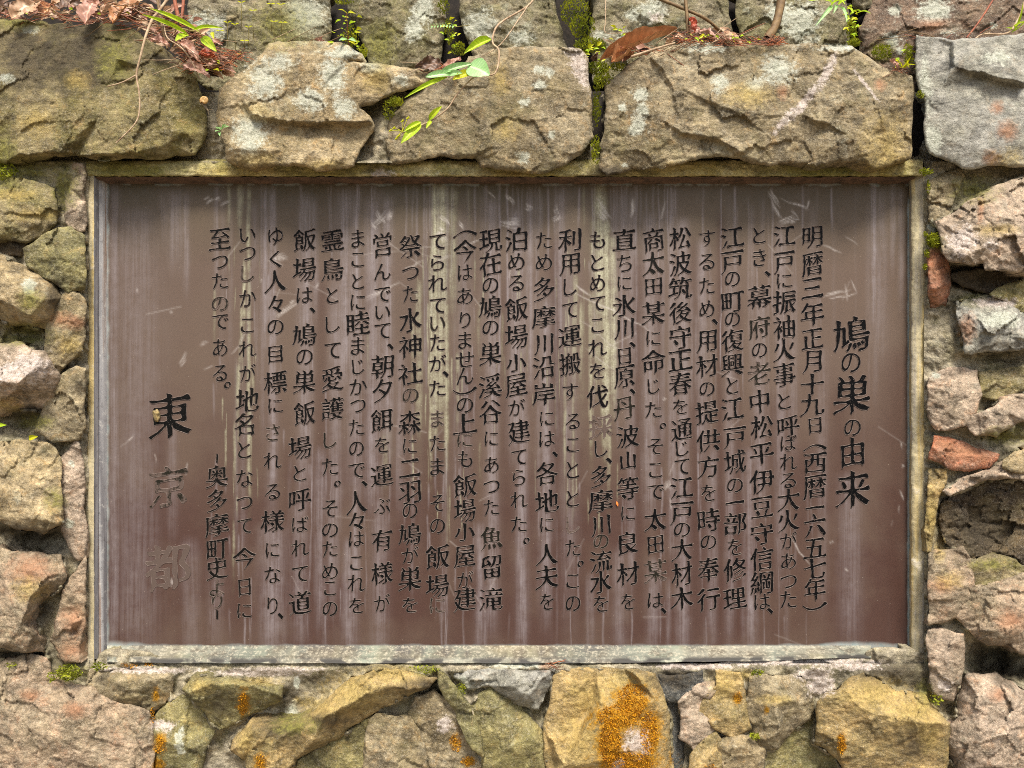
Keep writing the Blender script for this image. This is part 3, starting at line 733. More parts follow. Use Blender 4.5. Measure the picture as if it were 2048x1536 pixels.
# ---------------------------------------------------------------- coping boulders (lie on the wall, gaps between them)
G1 = 'boulders along the top of the wall'
BOULD = [
 (84,'olive','long olive brown boulder with a dark stained top, lying under the dead leaves','boulder',
  [(-60,44,-26),(0,38,-26),(76,38,-24),(101,48,-24),(223,48,-20),(267,58,-26),(287,74,-30),(330,97,-34),(376,132,-40),(396,165,-46),(406,198,-50),(416,241,-60),(416,267,-60),(406,287,-60),(391,310,-50),(355,311,-40),(343,315,-40),(254,317,-36),(178,317,-36),(152,311,-36),(51,321,-36),(0,325,-36),(-60,325,-36)],
  [(60,90,-6),(200,80,-4),(225,150,4),(262,165,2),(235,118,4),(290,132,-2),(306,157,2),(300,120,-12),(250,135,-12),(355,150,-16),(100,200,8),(30,200,6),(200,230,10),(300,215,4),(330,235,0),(345,262,0),(340,285,-8),(279,300,6),(246,306,4),(188,309,4),(120,303,4),(40,308,2),(370,220,-26)],{'ter':0.8,'rnd':5,'back':230,'eg':0.7,'rough':0.7}),
 (90,'tan','pale lichen blotched boulder split by a horizontal ledge, with a pointed right end','boulder',
  [(538,86,-36),(696,90,-40),(724,107,-40),(734,124,-44),(700,122,-34),(800,134,-44),(871,141,-40),(879,147,-40),(856,165,-38),(772,195,-34),(721,216,-30),(736,229,-28),(749,249,-24),(747,264,-40),(724,295,-36),(714,315,-36),(709,333,-30),(678,340,-26),(632,343,-24),(617,335,-24),(541,333,-24),(505,338,-24),(480,330,-30),(452,320,-40),(442,274,-30),(432,228,-26),(437,178,-26),(470,150,-30),(508,122,-34)],
  [(540,110,-4),(620,115,-3),(690,110,-4),(560,170,0),(640,180,2),(700,190,0),(480,190,-4),(450,230,-6),(800,155,-6),
   (505,229,4),(540,236,6),(582,242,8),(640,243,8),(696,243,7),(738,243,4),(498,238,-12),(540,246,-14),(582,251,-15),(640,252,-15),(696,252,-15),(736,254,-16),
   (470,260,-2),(500,268,-6),(540,272,-12),(620,276,-12),(700,280,-14),(470,296,4),(505,298,4),(560,300,-4),(620,304,-4),(690,312,-4),(600,326,2),(660,330,2),(520,324,-6)],{'ter':0.5,'rnd':4,'back':230,'gain':1.0}),
 (78,'brown','plain brown boulder with one round lichen spot, behind the trailing vine','boulder',
  [(937,112,-26),(960,109,-26),(1001,95,-28),(1122,94,-30),(1163,99,-44),(1178,119,-46),(1181,173,-40),(1185,221,-36),(1188,274,-36),(1163,310,-30),(1125,333,-26),(1097,345,-24),(1036,343,-24),(993,340,-24),(960,335,-26),(950,317,-24),(881,312,-40),(780,330,-46),(767,279,-50),(780,234,-46),(810,200,-36),(856,168,-30),(917,140,-26)],
  [(1118,100,-12),(1140,140,-8),(1172,180,-10),(900,200,0),(1000,180,4),(1080,220,4),(830,260,-14),(900,285,-10),(1000,290,6),(1110,300,0),(930,170,0),(1140,290,-6),(945,305,0)],{'ter':0.8,'rnd':5,'back':230,'rough':0.75}),
 (86,'brown','large brown boulder crossed by a slanting pale quartz vein','boulder',
  [(1208,170,-30),(1252,132,-30),(1298,107,-30),(1341,91,-32),(1392,81,-34),(1442,89,-34),(1528,91,-30),(1591,89,-30),(1630,86,-30),(1670,94,-28),(1703,91,-28),(1726,107,-30),(1751,124,-34),(1782,140,-36),(1825,152,-40),(1828,193,-44),(1824,254,-40),(1822,317,-36),(1782,330,-30),(1744,338,-26),(1706,322,-20),(1635,333,-16),(1579,325,-18),(1538,333,-18),(1478,317,-20),(1379,322,-26),(1328,338,-24),(1265,338,-24),(1214,353,-26),(1199,340,-30),(1199,292,-30),(1209,241,-30),(1211,203,-30)],
  [(1300,121,-14),(1338,176,-2),(1440,218,6),(1480,231,6),(1306,116,-2),(1346,170,8),(1442,211,14),(1482,224,12),(1315,236,2),(1366,265,8),(1430,275,10),(1478,300,8),(1362,272,-6),(1428,283,-8),(1250,230,0),(1270,300,4),(1400,130,-4),(1540,170,0),(1560,150,2),(1500,170,-8),(1772,200,-4),(1764,241,2),(1744,254,4),(1735,320,4),(1785,240,-16),(1775,300,-16),(1630,190,2),(1600,230,6),(1640,260,-8),(1700,270,4),(1660,290,4),(1560,290,2),(1620,215,-6),(1675,110,-4),(1640,240,10)],{'ter':1.1,'rnd':5,'back':230,'rough':0.85}),
 (90,'grey','smooth pale grey boulder with three round pinkish lichen spots, at the right edge','boulder',
  [(1833,69,-40),(1853,74,-40),(1904,80,-34),(1924,76,-34),(1985,74,-34),(2048,66,-34),(2110,66,-34),(2110,333,-26),(2048,333,-22),(1924,338,-22),(1909,328,-24),(1858,307,-28),(1848,269,-28),(1850,203,-28),(1833,163,-34),(1828,122,-36),(1831,89,-40)],
  [(1901,90,-22),(1899,137,-12),(1908,90,0),(1906,134,10),(1960,143,12),(2010,159,14),(2048,163,14),(2048,120,0),(1958,152,-12),(2008,169,-12),(2048,174,-12),(1880,180,-4),(1950,220,2),(2020,240,4),(1900,280,0),(1980,300,6),(1990,120,6)],{'ter':0.35,'rough':0.6,'ang':0.15,'back':230,'rnd':4}),
]
for d, mt, lab, cat, ol, inn, kw in BOULD:
    o = build_stone('boulder', d, ol, inn, mt, None, **{'eg': 0.42, 'gain': 0.85, **kw})
    tag(o, lab, cat, G1)

# boulders of the next course up, set back behind the ledge
BACK = [
 ('back','mottled grey boulder of the upper row, behind the seedlings',[(372,-60),(655,-60),(662,20),(664,60),(655,110),(640,170),(430,190),(385,150),(388,110),(374,40)],[(450,20,2),(560,20,6),(600,90,4),(470,90,-4)]),
 ('back','tall tapering grey green boulder of the upper row, between two dark mossy gaps',[(688,-60),(876,-60),(893,38),(889,76),(884,110),(870,180),(750,180),(736,122),(721,76),(698,30)],[(760,20,6),(800,90,8),(805,20,2),(850,60,4),(862,40,-6),(840,20,-6)]),
 ('back','grey lichen speckled boulder of the upper row, right of the fern gap',[(908,-60),(1120,-60),(1114,30),(1124,58),(1135,95),(1140,160),(955,170),(945,110),(927,63)],[(980,40,4),(1060,60,8),(1080,10,2)]),
 ('back','boulder of the upper row with a large white lichen crust, above the curled leaf',[(1172,-60),(1460,-60),(1464,56),(1468,150),(1185,165),(1178,80),(1184,41)],[(1260,20,6),(1330,50,8),(1300,62,-2),(1400,30,2),(1250,65,6)]),
 ('back','pale spotted boulder of the upper row, behind the thick brown stem',[(1473,-60),(1692,-60),(1698,50),(1704,95),(1690,160),(1486,160),(1478,60)],[(1560,30,6),(1620,60,2),(1660,30,4)]),
 ('backred','reddish brown lichen spotted boulder of the upper row, at the right edge',[(1745,-60),(2120,-60),(2120,180),(1835,190),(1730,170),(1716,60),(1740,10)],[(1780,60,4),(1835,20,-4),(1850,60,6),(1950,30,2),(2020,60,6)]),
 ('back','small grey stone wedged into the top of the right gap',[(1700,-40),(1742,-40),(1748,10),(1728,24),(1706,16)],[]),
]
for mt, lab, ol, inn in BACK:
    o = build_stone('boulder', -95, ol, inn, mt, None, edge=-12, rnd=8, ter=1.0, back=120)
    tag(o, lab, 'boulder', 'boulders of the upper row')

# soil of the bank behind and between the boulders, and the ground before the wall
def sheet(name, x0, x1, y0, y1, nx, ny, f, mat):
    xs = np.linspace(x0, x1, nx); ys = np.linspace(y0, y1, ny)
    X, Y = np.meshgrid(xs, ys); X = X.ravel(); Y = Y.ravel()
    v = f(X, Y)
    i = np.arange(nx * ny).reshape(ny, nx)
    q = np.stack([i[:-1, :-1].ravel(), i[:-1, 1:].ravel(), i[1:, 1:].ravel(), i[1:, :-1].ravel()], 1)
    return tag(mesh_obj(name, v, q, mat), kind='structure')
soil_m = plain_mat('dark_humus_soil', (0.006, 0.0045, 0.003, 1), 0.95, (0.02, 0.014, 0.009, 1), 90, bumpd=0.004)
# rises in a step: ledge behind the coping boulders, then a steep bank behind the upper row
def bank(U, V):
    n = fbm(U * 9, V * 9, 77, 4)
    y = np.where(V < 0.30, 0.02 + V * 0.55, 0.185 + (V - 0.30) * 0.25)
    z = CAM_H + np.where(V < 0.30, 0.60 + 0.03 * V, 0.609 + (V - 0.30) * 1.3) + 0.012 * n
    z = np.where(V < 0.02, CAM_H + 0.40, z)
    return np.stack([U, y + 0.01 * n, z], 1)
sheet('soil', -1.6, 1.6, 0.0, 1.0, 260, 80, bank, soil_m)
gm = plain_mat('trodden_earth', lin(126,112,92), 0.95, lin(96,84,66), 14, bumpd=0.01)
sheet('ground', -30, 30, -40, 1.0, 60, 60, lambda X, Y: np.stack([X, Y, 0.02 * fbm(X, Y, 5, 3)], 1), gm)

# ---------------------------------------------------------------- cement edging round the plaque
def edging(side, prof, lo, hi, n, seed, amp=1.4):
    """prof = (photo position across, mm in front of plaque); lo..hi along the side in photo pixels"""
    tt = np.linspace(lo, hi, n)
    # subdivide profile
    pr = []
    for a, b in zip(prof[:-1], prof[1:]):
        m = max(1, int(max(abs(b[0] - a[0]), abs(b[1] - a[1])) / 2.5))
        for k in range(m): pr.append((a[0] + (b[0] - a[0]) * k / m, a[1] + (b[1] - a[1]) * k / m))
    pr.append(prof[-1]); pr = np.array(pr)
    T, K = np.meshgrid(tt, np.arange(len(pr)), indexing='ij')
    c = pr[K.ravel(), 0]; d = pr[K.ravel(), 1]; T = T.ravel()
    c = c + amp * 1.0 * fbm(T / 40, c / 40, seed, 4) + 0.5 * amp * fbm(T / 9, c / 9, seed + 1, 3)
    d = d + amp * 1.5 * fbm(T / 30, c / 12, seed + 2, 4) + amp * 0.6 * fbm(T / 7, c / 5, seed + 3, 3)
    px, py = (c, T) if side == 'v' else (T, c)
    i = np.arange(n * len(pr)).reshape(n, len(pr))
    q = np.stack([i[:-1, :-1].ravel(), i[:-1, 1:].ravel(), i[1:, 1:].ravel(), i[1:, :-1].ravel()], 1)
    return px, py, d / 1000.0, q

t = NT('edging_cement'); co = t.coords(rand=False)
n1 = t.noise(co, 18, 6, 0.7); n2 = t.noise(co, 120, 5, 0.7); nv = t.noise(t.coords((30, 30, 1.2), False), 2.0, 5, 0.6)
c = t.mix(t.rng(n1, 0.4, 0.6), lin(184,172,138), lin(158,150,122))
c = t.mix(t.rng(nv, 0.50, 0.62, 0, 0.7), c, lin(186,162,96))
c = t.mix(t.rng(nv, 0.36, 0.46, 0.6, 0), c, lin(134,130,128))
c = t.mix(t.rng(n2, 0.55, 0.75, 0, 0.7), c, lin(104,92,66))
c = t.mix(t.rng(t.noise(co, 30, 6, .75), 0.58, 0.66, 0, 0.6), c, lin(208,200,184))
e = t.noise(co, 60, 6, 0.75)
c = t.mix(t.math('MULTIPLY', attr_edge(t, 'a_moss', e, 0.6), 0.8), c, lin(142,136,62))
c = t.mix(t.math('MULTIPLY', attr_edge(t, 'a_ylw', e, 0.6), 0.7), c, lin(186,164,84))
c = t.mix(attr_edge(t, 'a_pale', e, 0.4), c, lin(216,206,188))
c = t.mix(attr_edge(t, 'a_dark', e, 0.6), c, lin(58,48,36))
t.l(c, t.b.inputs['Base Color']); t.b.inputs['Roughness'].default_value = 0.9
t.l(t.bump(n2, 0.6, 0.0025, t.bump(n1, 0.4, 0.004)), t.b.inputs['Normal'])
EDG = t.m
for side, prof, lo, hi, n, seed, amp in [
    ('h', [(318,10),(322,34),(330,40),(350,41),(353,37),(353.5,30)], 172, 1846, 560, 301, 2.6),          # top
    ('v', [(170,14),(176,34),(188,37)], 328, 1330, 340, 311, 1.5),            # left
    ('v', [(1818.5,2),(1820,9),(1823,20),(1830,25),(1848,29),(1853,26),(1856,10)], 350, 1330, 340, 321, 1.7),  # right
    ]:
    px, py, d, q = edging(side, prof, lo, hi, n, seed, amp)
    at = patch_attrs(px, py)
    mesh_obj('cement_edging', Wn(px, py, d), q, M['lintel'] if seed == 301 else EDG, wall, True, at)
    SURF.append((px, py, d))
# soffit of the top recess and lumps of white mortar at both bottom corners
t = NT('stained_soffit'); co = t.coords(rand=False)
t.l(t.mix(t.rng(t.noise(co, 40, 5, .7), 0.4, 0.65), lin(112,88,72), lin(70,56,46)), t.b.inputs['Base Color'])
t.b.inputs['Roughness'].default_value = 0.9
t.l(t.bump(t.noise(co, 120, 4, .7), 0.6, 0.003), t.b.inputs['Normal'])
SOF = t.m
s45 = (CAM_D - 0.040) / CAM_D
yz = (768 - 353.3) * s45            # mm above the lens of the soffit at its front edge
tt = np.linspace(178, 1836, 560); ks = np.linspace(0, 1, 12)
T, K = np.meshgrid(tt, ks, indexing='ij'); T = T.ravel(); K = K.ravel()
dd = 0.038 * (1 - K) - 0.001
zz = yz + 1.2 * fbm(T / 50, K * 2, 911, 4) + (2.4 * fbm(T / 22, K * 3, 913, 4) - 3.5 * K ** 2)
vx = (T - 1024) / 1000 * s45
i = np.arange(len(tt) * 12).reshape(len(tt), 12)
q = np.stack([i[:-1, :-1].ravel(), i[:-1, 1:].ravel(), i[1:, 1:].ravel(), i[1:, :-1].ravel()], 1)
mesh_obj('recess_soffit', np.stack([vx, -dd, CAM_H + zz / 1000], 1), q, SOF, wall, True)
for ol, d in [([(200,1306),(250,1298),(300,1304),(318,1312),(332,1330),(325,1346),(280,1342),(215,1340),(185,1330)],44),
              ([(1732,1302),(1745,1296),(1800,1297),(1830,1300),(1856,1310),(1858,1326),(1800,1334),(1745,1334),(1728,1318)],46),
              ([(1350,1330),(1450,1322),(1520,1316),(1600,1313),(1680,1312),(1735,1310),(1750,1322),(1752,1338),(1600,1340),(1440,1340),(1360,1338)],43)]:
    build_stone('mortar_lump', d, ol, [], 'mortar', wall, edge=-8, ter=0.6, rough=1.3)

# ---------------------------------------------------------------- bronze plaque
PX0, PX1, PY0, PY1 = 209.0, 1818.5, 352.0, 1293.0
plaque = empty('memorial_plaque', W((PX0 + PX1) / 2, PY1, 0.0), 'wide brown bronze plaque with vertical Japanese text, streaked with verdigris', 'plaque')

gx = np.linspace(PX0 - 4, PX1 + 1, 900); gy = np.linspace(PY0 - 6, PY1 + 3, 380)
X, Y = np.meshgrid(gx, gy); X = X.ravel(); Y = Y.ravel()
grey = np.zeros(X.shape); verd = np.zeros(X.shape); rust = np.zeros(X.shape); scuf = np.zeros(X.shape); wht = np.zeros(X.shape)
NXP, NYP = len(gx), len(gy)
def streak(arr, x, w, y0, y1, k, soft=60):
    i0 = max(0, np.searchsorted(gx, x - 3.2 * w - 3)); i1 = min(NXP, np.searchsorted(gx, x + 3.2 * w + 3))
    if i1 <= i0: return
    XX = gx[i0:i1][None, :]; YY = gy[:, None]
    wx = x + 2.0 * noise(YY / 60.0, np.full(YY.shape, x * 0.13), 7)
    e = np.exp(-((XX - wx) / w) ** 2)
    v = sstep(y0 - soft * 0.25, y0 + soft * 0.25, YY) * (1 - sstep(y1 - soft, y1 + soft, YY))
    A = arr.reshape(NYP, NXP)
    A[:, i0:i1] = np.maximum(A[:, i0:i1], k * e * v)
ps = random.Random(21)
# broad pale washes
for x, w, y0, y1, k in [(350,14,385,520,.5),(372,6,390,560,.5),(327,7,390,480,.3),(530,5,378,700,.8),(545,7,378,1000,.75),(612,12,390,900,.7),(628,7,400,620,.5),(640,10,900,1240,.6),(690,16,378,760,.7),(712,8,380,1180,.65),
    (745,14,400,1000,.7),(775,10,395,900,.7),(800,9,700,1000,.45),(985,10,400,1240,.75),(1032,14,420,900,.7),(1044,10,900,1290,.8),(1060,8,380,760,.6),(1092,9,600,1230,.75),(1120,9,385,700,.6),(1245,10,380,600,.5),(1262,8,380,1160,.45),(1300,14,430,1020,.6),
    (1345,8,380,1100,.55),(1365,12,440,1290,.65),(1405,10,480,900,.6),(1425,9,900,1270,.5),(1460,9,560,1260,.5),(1520,12,600,1000,.55),(1500,10,900,1280,.55),(1585,10,560,900,.35),(1700,20,950,1260,.5),(1645,10,700,1200,.3),(1748,5,360,640,.9),(1760,14,380,700,.35),(1786,6,360,520,.45),(1803,6,380,600,.4),
    (545,22,1050,1290,.7),(600,14,1000,1270,.55),(700,14,1080,1290,.7),(664,9,1000,1200,.6),(760,14,1000,1290,.55),(960,8,1050,1290,.7),(1180,8,1150,1285,.45),(1240,12,1100,1290,.5),(1306,12,1120,1290,.55),(1502,10,1180,1285,.8),(380,16,1080,1290,.35),(345,10,850,1060,.35),(270,40,420,1290,.35),(300,20,600,1280,.25),(228,10,360,1290,.6),(430,14,1120,1290,.3)]:
    streak(grey, x, w, y0, y1, k)
for _ in range(75):
    x = ps.uniform(430, 1760); y0 = ps.choice([ps.uniform(365, 420), ps.uniform(450, 1200)])
    streak(grey, x, ps.uniform(1.5, 8), y0, min(1290, y0 + ps.uniform(60, 500)), ps.uniform(.10, .42) * (0.5 if x > 1560 else 1))
for col in [1573, 1467, 1362, 1309, 1252, 1143, 1091, 1035, 982, 930, 765, 715, 662, 605, 548]:
    streak(grey, col + ps.uniform(-12, 12), ps.uniform(9, 17), ps.uniform(430, 620), ps.uniform(860, 1280), ps.uniform(.35, .62), 160)
# thin crisp runs: from the head of the plate and below the writing
for _ in range(70):
    x = ps.triangular(440, 1800, 1050); y0 = ps.uniform(366, 376)
    streak(grey, x, ps.uniform(1.0, 2.4), y0, y0 + ps.triangular(30, 420, 90), ps.uniform(.3, 1.0), 30)
for _ in range(330):
    col = ps.choice([1627, 1573, 1521, 1467, 1415, 1362, 1309, 1252, 1198, 1143, 1091, 1035, 982, 930, 875, 820, 765, 715, 662, 605, 548, 492, 440])
    x = col + ps.uniform(-20, 20); y0 = ps.uniform(480, 1240)
    streak(grey, x, ps.uniform(.9, 1.9), y0, y0 + ps.uniform(15, 110), ps.uniform(.3, .9) * (.6 if x > 1400 else 1), 24)
# yellow green streaks
for x, w, y0, y1, k in [(1200,14,372,640,1.0),(1212,10,440,900,1.0),(1182,6,600,900,.8),(1226,8,470,820,.85),(1196,22,420,800,.55),(1218,5,820,1000,.7),(870,8,366,880,.95),(884,14,366,840,.8),(862,4,500,940,.95),(893,6,600,930,.75),(906,12,366,640,.5),(915,5,700,860,.6),(938,4,366,470,.4),
    (838,9,560,880,.6),(826,5,640,760,.7),(458,5,370,450,.7),(481,8,368,460,.75),(497,5,368,560,.7),(489,4,520,660,.9),(482,4,600,720,.8),(498,5,560,1000,.7),(476,5,720,860,.7),(470,4,840,960,.6),(467,4,1040,1150,.6),(505,4,740,800,.8),(1150,6,540,760,.7),(1162,5,600,760,.7),(1130,4,740,960,.6),(1146,4,760,1040,.5),(1165,14,620,860,.3),(1080,5,366,420,.4),(1168,4,366,470,.5),
    (770,9,860,1000,.4),(778,12,830,920,.35),(958,5,600,740,.4),(908,4,470,560,.8),(428,4,560,700,.5),(735,4,640,760,.4),(895,4,960,1150,.35),(960,4,880,960,.5),(1005,4,620,760,.4)]:
    streak(verd, x, w, y0, y1, k, 90)
for _ in range(90):
    x = ps.choice([ps.uniform(440, 520), ps.uniform(820, 930), ps.uniform(1110, 1240), ps.uniform(820, 1240)]); y0 = ps.uniform(480, 1000)
    streak(verd, x, ps.uniform(1, 2.2), y0, y0 + ps.uniform(25, 120), ps.uniform(.4, .85), 30)
# reddish bare bronze
for x, w, y0, y1, k in [(640,16,560,1290,.7),(575,10,900,1290,.5),(870,30,880,1290,.8),(930,26,700,1290,.7),(1010,14,560,1290,.6),(1110,16,480,1290,.75),(1160,16,880,1290,.8),(1275,14,520,1290,.75),(1320,9,560,1290,.6),(1390,12,480,1290,.75),(1440,8,430,1290,.75),(1475,9,600,1290,.7),(1560,30,800,1290,.6),(1600,30,900,1290,.6),(1680,24,780,1290,.6),(1790,26,700,1290,.7),(320,18,820,1000,.6),(310,26,980,1290,.75),(360,16,1090,1290,.6),(410,20,900,1290,.45),(470,12,1150,1290,.5),(800,14,1080,1290,.6),(735,10,560,980,.4),(545,10,900,1040,.3),(1240,10,600,700,.4)]:
    streak(rust, x, w, y0, y1, k, 120)
# scuffs and scratches
SCR = [(1530,372,1560,420,5),(1560,395,1620,420,2.5),(1620,400,1612,425,2),(1535,395,1570,450,3),(1560,445,1592,432,3),(1565,450,1600,440,3),(1580,420,1600,440,2),(1645,592,1700,576,2),(1650,600,1715,584,2),(1650,588,1690,580,1.5),(1700,560,1716,590,2),(1690,560,1694,610,1.5),(1640,490,1700,512,1.3),(1690,470,1714,490,1),
  (1000,445,1040,455,7),(1010,438,1040,442,4),(1010,385,1030,410,3),(1050,410,1065,418,4),(1105,440,1122,430,5),(1110,405,1118,440,4),(1190,395,1222,440,6),(1200,420,1216,440,8),(1270,390,1262,440,3),(1330,400,1322,440,2),(975,380,990,400,2),
  (745,455,775,420,6),(770,440,785,420,6),(740,440,760,470,3),(755,420,765,450,4),(870,458,890,470,8),(880,470,895,482,7),(880,430,900,452,4),(915,440,930,460,3),(800,550,845,520,3),(720,600,800,560,3.5),(725,605,790,570,2),(850,535,905,505,3),(905,505,1000,460,1.4),(700,510,900,490,1),
  (410,402,425,392,6),(430,400,440,394,4),(440,410,470,395,2),(540,515,570,525,9),(550,510,575,512,5),(550,636,595,602,5),(556,630,585,612,5),(575,610,595,600,3),(630,580,640,565,2),(470,695,500,655,2.5),(460,710,480,690,2),(400,690,418,683,3),(404,740,430,730,2),
  (355,740,375,700,2),(360,735,380,710,1.5),(245,890,275,860,1.6),(240,893,250,884,1),(370,950,376,915,1.5),(310,925,312,900,2),(1335,960,1345,980,5),(1328,980,1342,960,4),(1340,990,1345,1020,1.5),(1325,795,1330,800,3),(1660,1080,1664,1086,4),(1690,1130,1697,1145,1.2),(1580,1075,1620,1130,1.1),
  (1800,875,1802,900,2),(1802,930,1808,935,3),(1798,980,1806,1000,2),(1800,1010,1802,1030,1.5),(1150,570,1180,590,1),(1140,580,1300,660,.8),(1160,640,1260,720,.8),(1170,700,1230,740,.8),(340,1155,348,1180,5),(335,1165,345,1172,4),(1230,695,1232,700,2),(520,560,525,565,2),(273,575,273,585,1.5),(340,620,344,626,2)]
for x0, y0, x1, y1, w in SCR:
    nl = max(1, int(w * 1.8))
    Ls = math.hypot(x1 - x0, y1 - y0); ox, oy = -(y1 - y0) / Ls, (x1 - x0) / Ls
    m_ = (X > min(x0, x1) - 30) & (X < max(x0, x1) + 30) & (Y > min(y0, y1) - 30) & (Y < max(y0, y1) + 30)
    Xm, Ym = X[m_], Y[m_]
    Xw = Xm + 5 * fbm(Xm / 40, Ym / 40, 51, 2); Yw = Ym + 5 * fbm(Xm / 40 + 9, Ym / 40, 52, 2)
    sm = scuf[m_]
    for q_ in range(nl):
        o_ = ps.uniform(-w, w) if nl > 1 else 0; f0 = ps.uniform(0, .45) if nl > 1 else 0; f1 = ps.uniform(.55, 1) if nl > 1 else 1; tw_ = ps.uniform(-.25, .25) * w
        dd, tq = seg_dist(Xw, Yw, x0 + (x1 - x0) * f0 + ox * o_, y0 + (y1 - y0) * f0 + oy * o_, x0 + (x1 - x0) * f1 + ox * (o_ + tw_), y0 + (y1 - y0) * f1 + oy * (o_ + tw_))
        np.maximum(sm, ps.uniform(.15, .55) * (1.5 if max(y0, y1) < 480 else 1.0) * np.exp(-(dd / ps.uniform(1.1, 1.7)) ** 2) * (1 - .7 * np.abs(2 * tq - 1) ** 2), out=sm)
    scuf[m_] = sm
for _ in range(40):
    x = ps.uniform(230, 1810); y = ps.uniform(380, 1280); a = ps.uniform(-1.5, 1.2); L = ps.uniform(8, 90)
    dd, _ = seg_dist(X, Y, x, y, x + L * math.cos(a), y + L * math.sin(a))
    np.maximum(scuf, ps.uniform(.08, .26) * np.exp(-(dd / 1.4) ** 2), out=scuf)
# white crust along the edges
cr = np.exp(-((X - 210 - 4 * fbm(Y / 40, Y * 0, 61, 3)) / 7) ** 2) * 0.9
cr = np.maximum(cr, np.exp(-((X - 1818 + 2 * fbm(Y / 40, Y * 0, 62, 3)) / 3.4) ** 2) * sstep(380, 420, Y) * .9)
b = 1293 - Y + 5 * fbm(X / 50, X * 0, 63, 4)
cr = np.maximum(cr, np.exp(-(np.clip(b, 0, 99) / (5 + 6 * sstep(330, 215, X) + 5 * np.exp(-((X - 1720) / 60) ** 2))) ** 2) * (.45 + .4 * sstep(330, 215, X) + .4 * np.exp(-((X - 1690) / 90) ** 2)))
tpe = Y - 368 + 5 * fbm(X / 26, X * 0, 64, 4)
cr = np.maximum(cr, np.exp(-(tpe / 4.5) ** 2) * 0.5 * sstep(.35, .6, fbm(X / 60, X * 0, 65, 3) + .5))
i = np.arange(len(gx) * len(gy)).reshape(len(gy), len(gx))
q = np.stack([i[:-1, :-1].ravel(), i[1:, :-1].ravel(), i[1:, 1:].ravel(), i[:-1, 1:].ravel()], 1)
pd = 0.0004 * fbm(X / 160, Y / 160, 71, 3)

t = NT('weathered_bronze'); co = t.coords(rand=False)
sv = t.noise(t.coords((170, 170, 5.0), False), 1.0, 7, 0.72)      # fine vertical streaking
sv2 = t.noise(t.coords((14, 14, 1.1), False), 1.0, 5, 0.6)
cl = t.noise(co, 6, 4, 0.6); fn = t.noise(co, 300, 4, 0.7); md_ = t.noise(co, 45, 6, 0.7)
tc = t.n('TexCoord'); sx = t.n('SeparateXYZ'); t.l(tc.outputs['Generated'], sx.inputs[0])
hz = sx.outputs['Z']                                             # 0 at the foot of the plate, 1 at its head
c = t.mix(t.rng(hz, 0.25, 0.62), lin(72,52,46), lin(92,77,67))
c = t.mix(t.rng(hz, 0.80, 0.97), c, lin(76,68,50))
c = t.mix(t.rng(cl, 0.42, 0.62, 0, 0.45), c, lin(96,82,70))
ga = t.attr('grey'); va = t.attr('verd'); ra = t.attr('rust'); sa = t.attr('scuf'); wa = t.attr('crust')
c = t.mix(t.math('MULTIPLY', ra, t.rng(sv2, 0.3, 0.6, .35, .9)), c, lin(66,45,38))
c = t.mix(t.math('MULTIPLY', t.rng(sv2, 0.54, 0.78, 0, 0.16), t.rng(sv, .3, .6, .4, 1)), c, lin(104,95,92))
c = t.mix(t.math('MULTIPLY', ga, t.rng(t.math('ADD', t.math('MULTIPLY', sv, .65), t.math('MULTIPLY', md_, .35)), 0.38, 0.60, .12, 1.0)), c, lin(136,128,130))
vg = t.mix(t.rng(fn, 0.35, 0.65), lin(142,140,112), lin(192,190,166))
c = t.mix(t.math('MULTIPLY', t.rng(va, .05, .5, 0, .5), t.rng(md_, .40, .6, .1, 1)), c, lin(100,95,74))
c = t.mix(t.math('MULTIPLY', t.rng(va, .25, 1.0, 0, .9), t.rng(t.math('ADD', t.math('MULTIPLY', sv, .5), t.math('MULTIPLY', md_, .5)), 0.37, 0.58, .05, 1)), c, vg)
c = t.mix(t.math('MULTIPLY', sa, t.rng(fn, .3, .65, .25, .9)), c, lin(212,206,200))
wc = t.mix(t.rng(md_, .4, .6), lin(176,180,176), lin(128,144,144))
c = t.mix(t.math('MULTIPLY', t.rng(wa, .15, .8), t.rng(md_, .3, .55, .35, 1)), c, wc)
sp = t.voro(co, 70)
c = t.mix(t.rng(sp, 0.025, 0.05, 0.35, 0), c, lin(210,200,180))   # tiny specks of dust
t.l(c, t.b.inputs['Base Color'])
t.b.inputs['Metallic'].default_value = 0.05
t.l(t.rng(md_, .3, .7, .40, .56), t.b.inputs['Roughness'])
t.b.inputs['Specular IOR Level'].default_value = 0.28
t.l(t.bump(md_, 0.10, 0.001, t.bump(fn, 0.12, 0.0005)), t.b.inputs['Normal'])
BRZ = t.m
mesh_obj('plate', Wn(X, Y, pd), q, BRZ, plaque, True, {'grey': grey, 'verd': verd, 'rust': rust, 'scuf': scuf, 'crust': cr})

# raised tray edge of the plaque: left reveal and bottom sill
t = NT('crusted_metal_edge'); co = t.coords(rand=False)
va_ = t.noise(t.coords((70, 70, 1.6), False), 1.0, 6, 0.6); n = t.noise(co, 70, 6, .7)
c = t.mix(t.rng(va_, .38, .6), lin(118,116,118), lin(176,176,176))
c = t.mix(t.rng(va_, .58, .68, 0, .8), c, lin(128,92,60))
c = t.mix(t.rng(n, .56, .7, 0, .7), c, lin(206,204,196))
c = t.mix(t.rng(n, .3, .42, .6, 0), c, lin(72,66,62))
t.l(c, t.b.inputs['Base Color']); t.b.inputs['Roughness'].default_value = 0.6
t.l(t.bump(va_, .4, .002), t.b.inputs['Normal']); EDGV = t.m
t = NT('crusted_metal_sill'); co = t.coords(rand=False)
va_ = t.noise(t.coords((3.5, 12, 60), False), 1.0, 6, 0.65); n = t.noise(t.coords((1, 1, 2.2), False), 26, 6, .75); bgn = t.noise(t.coords((1, .3, .3), False), 5, 3, .6)
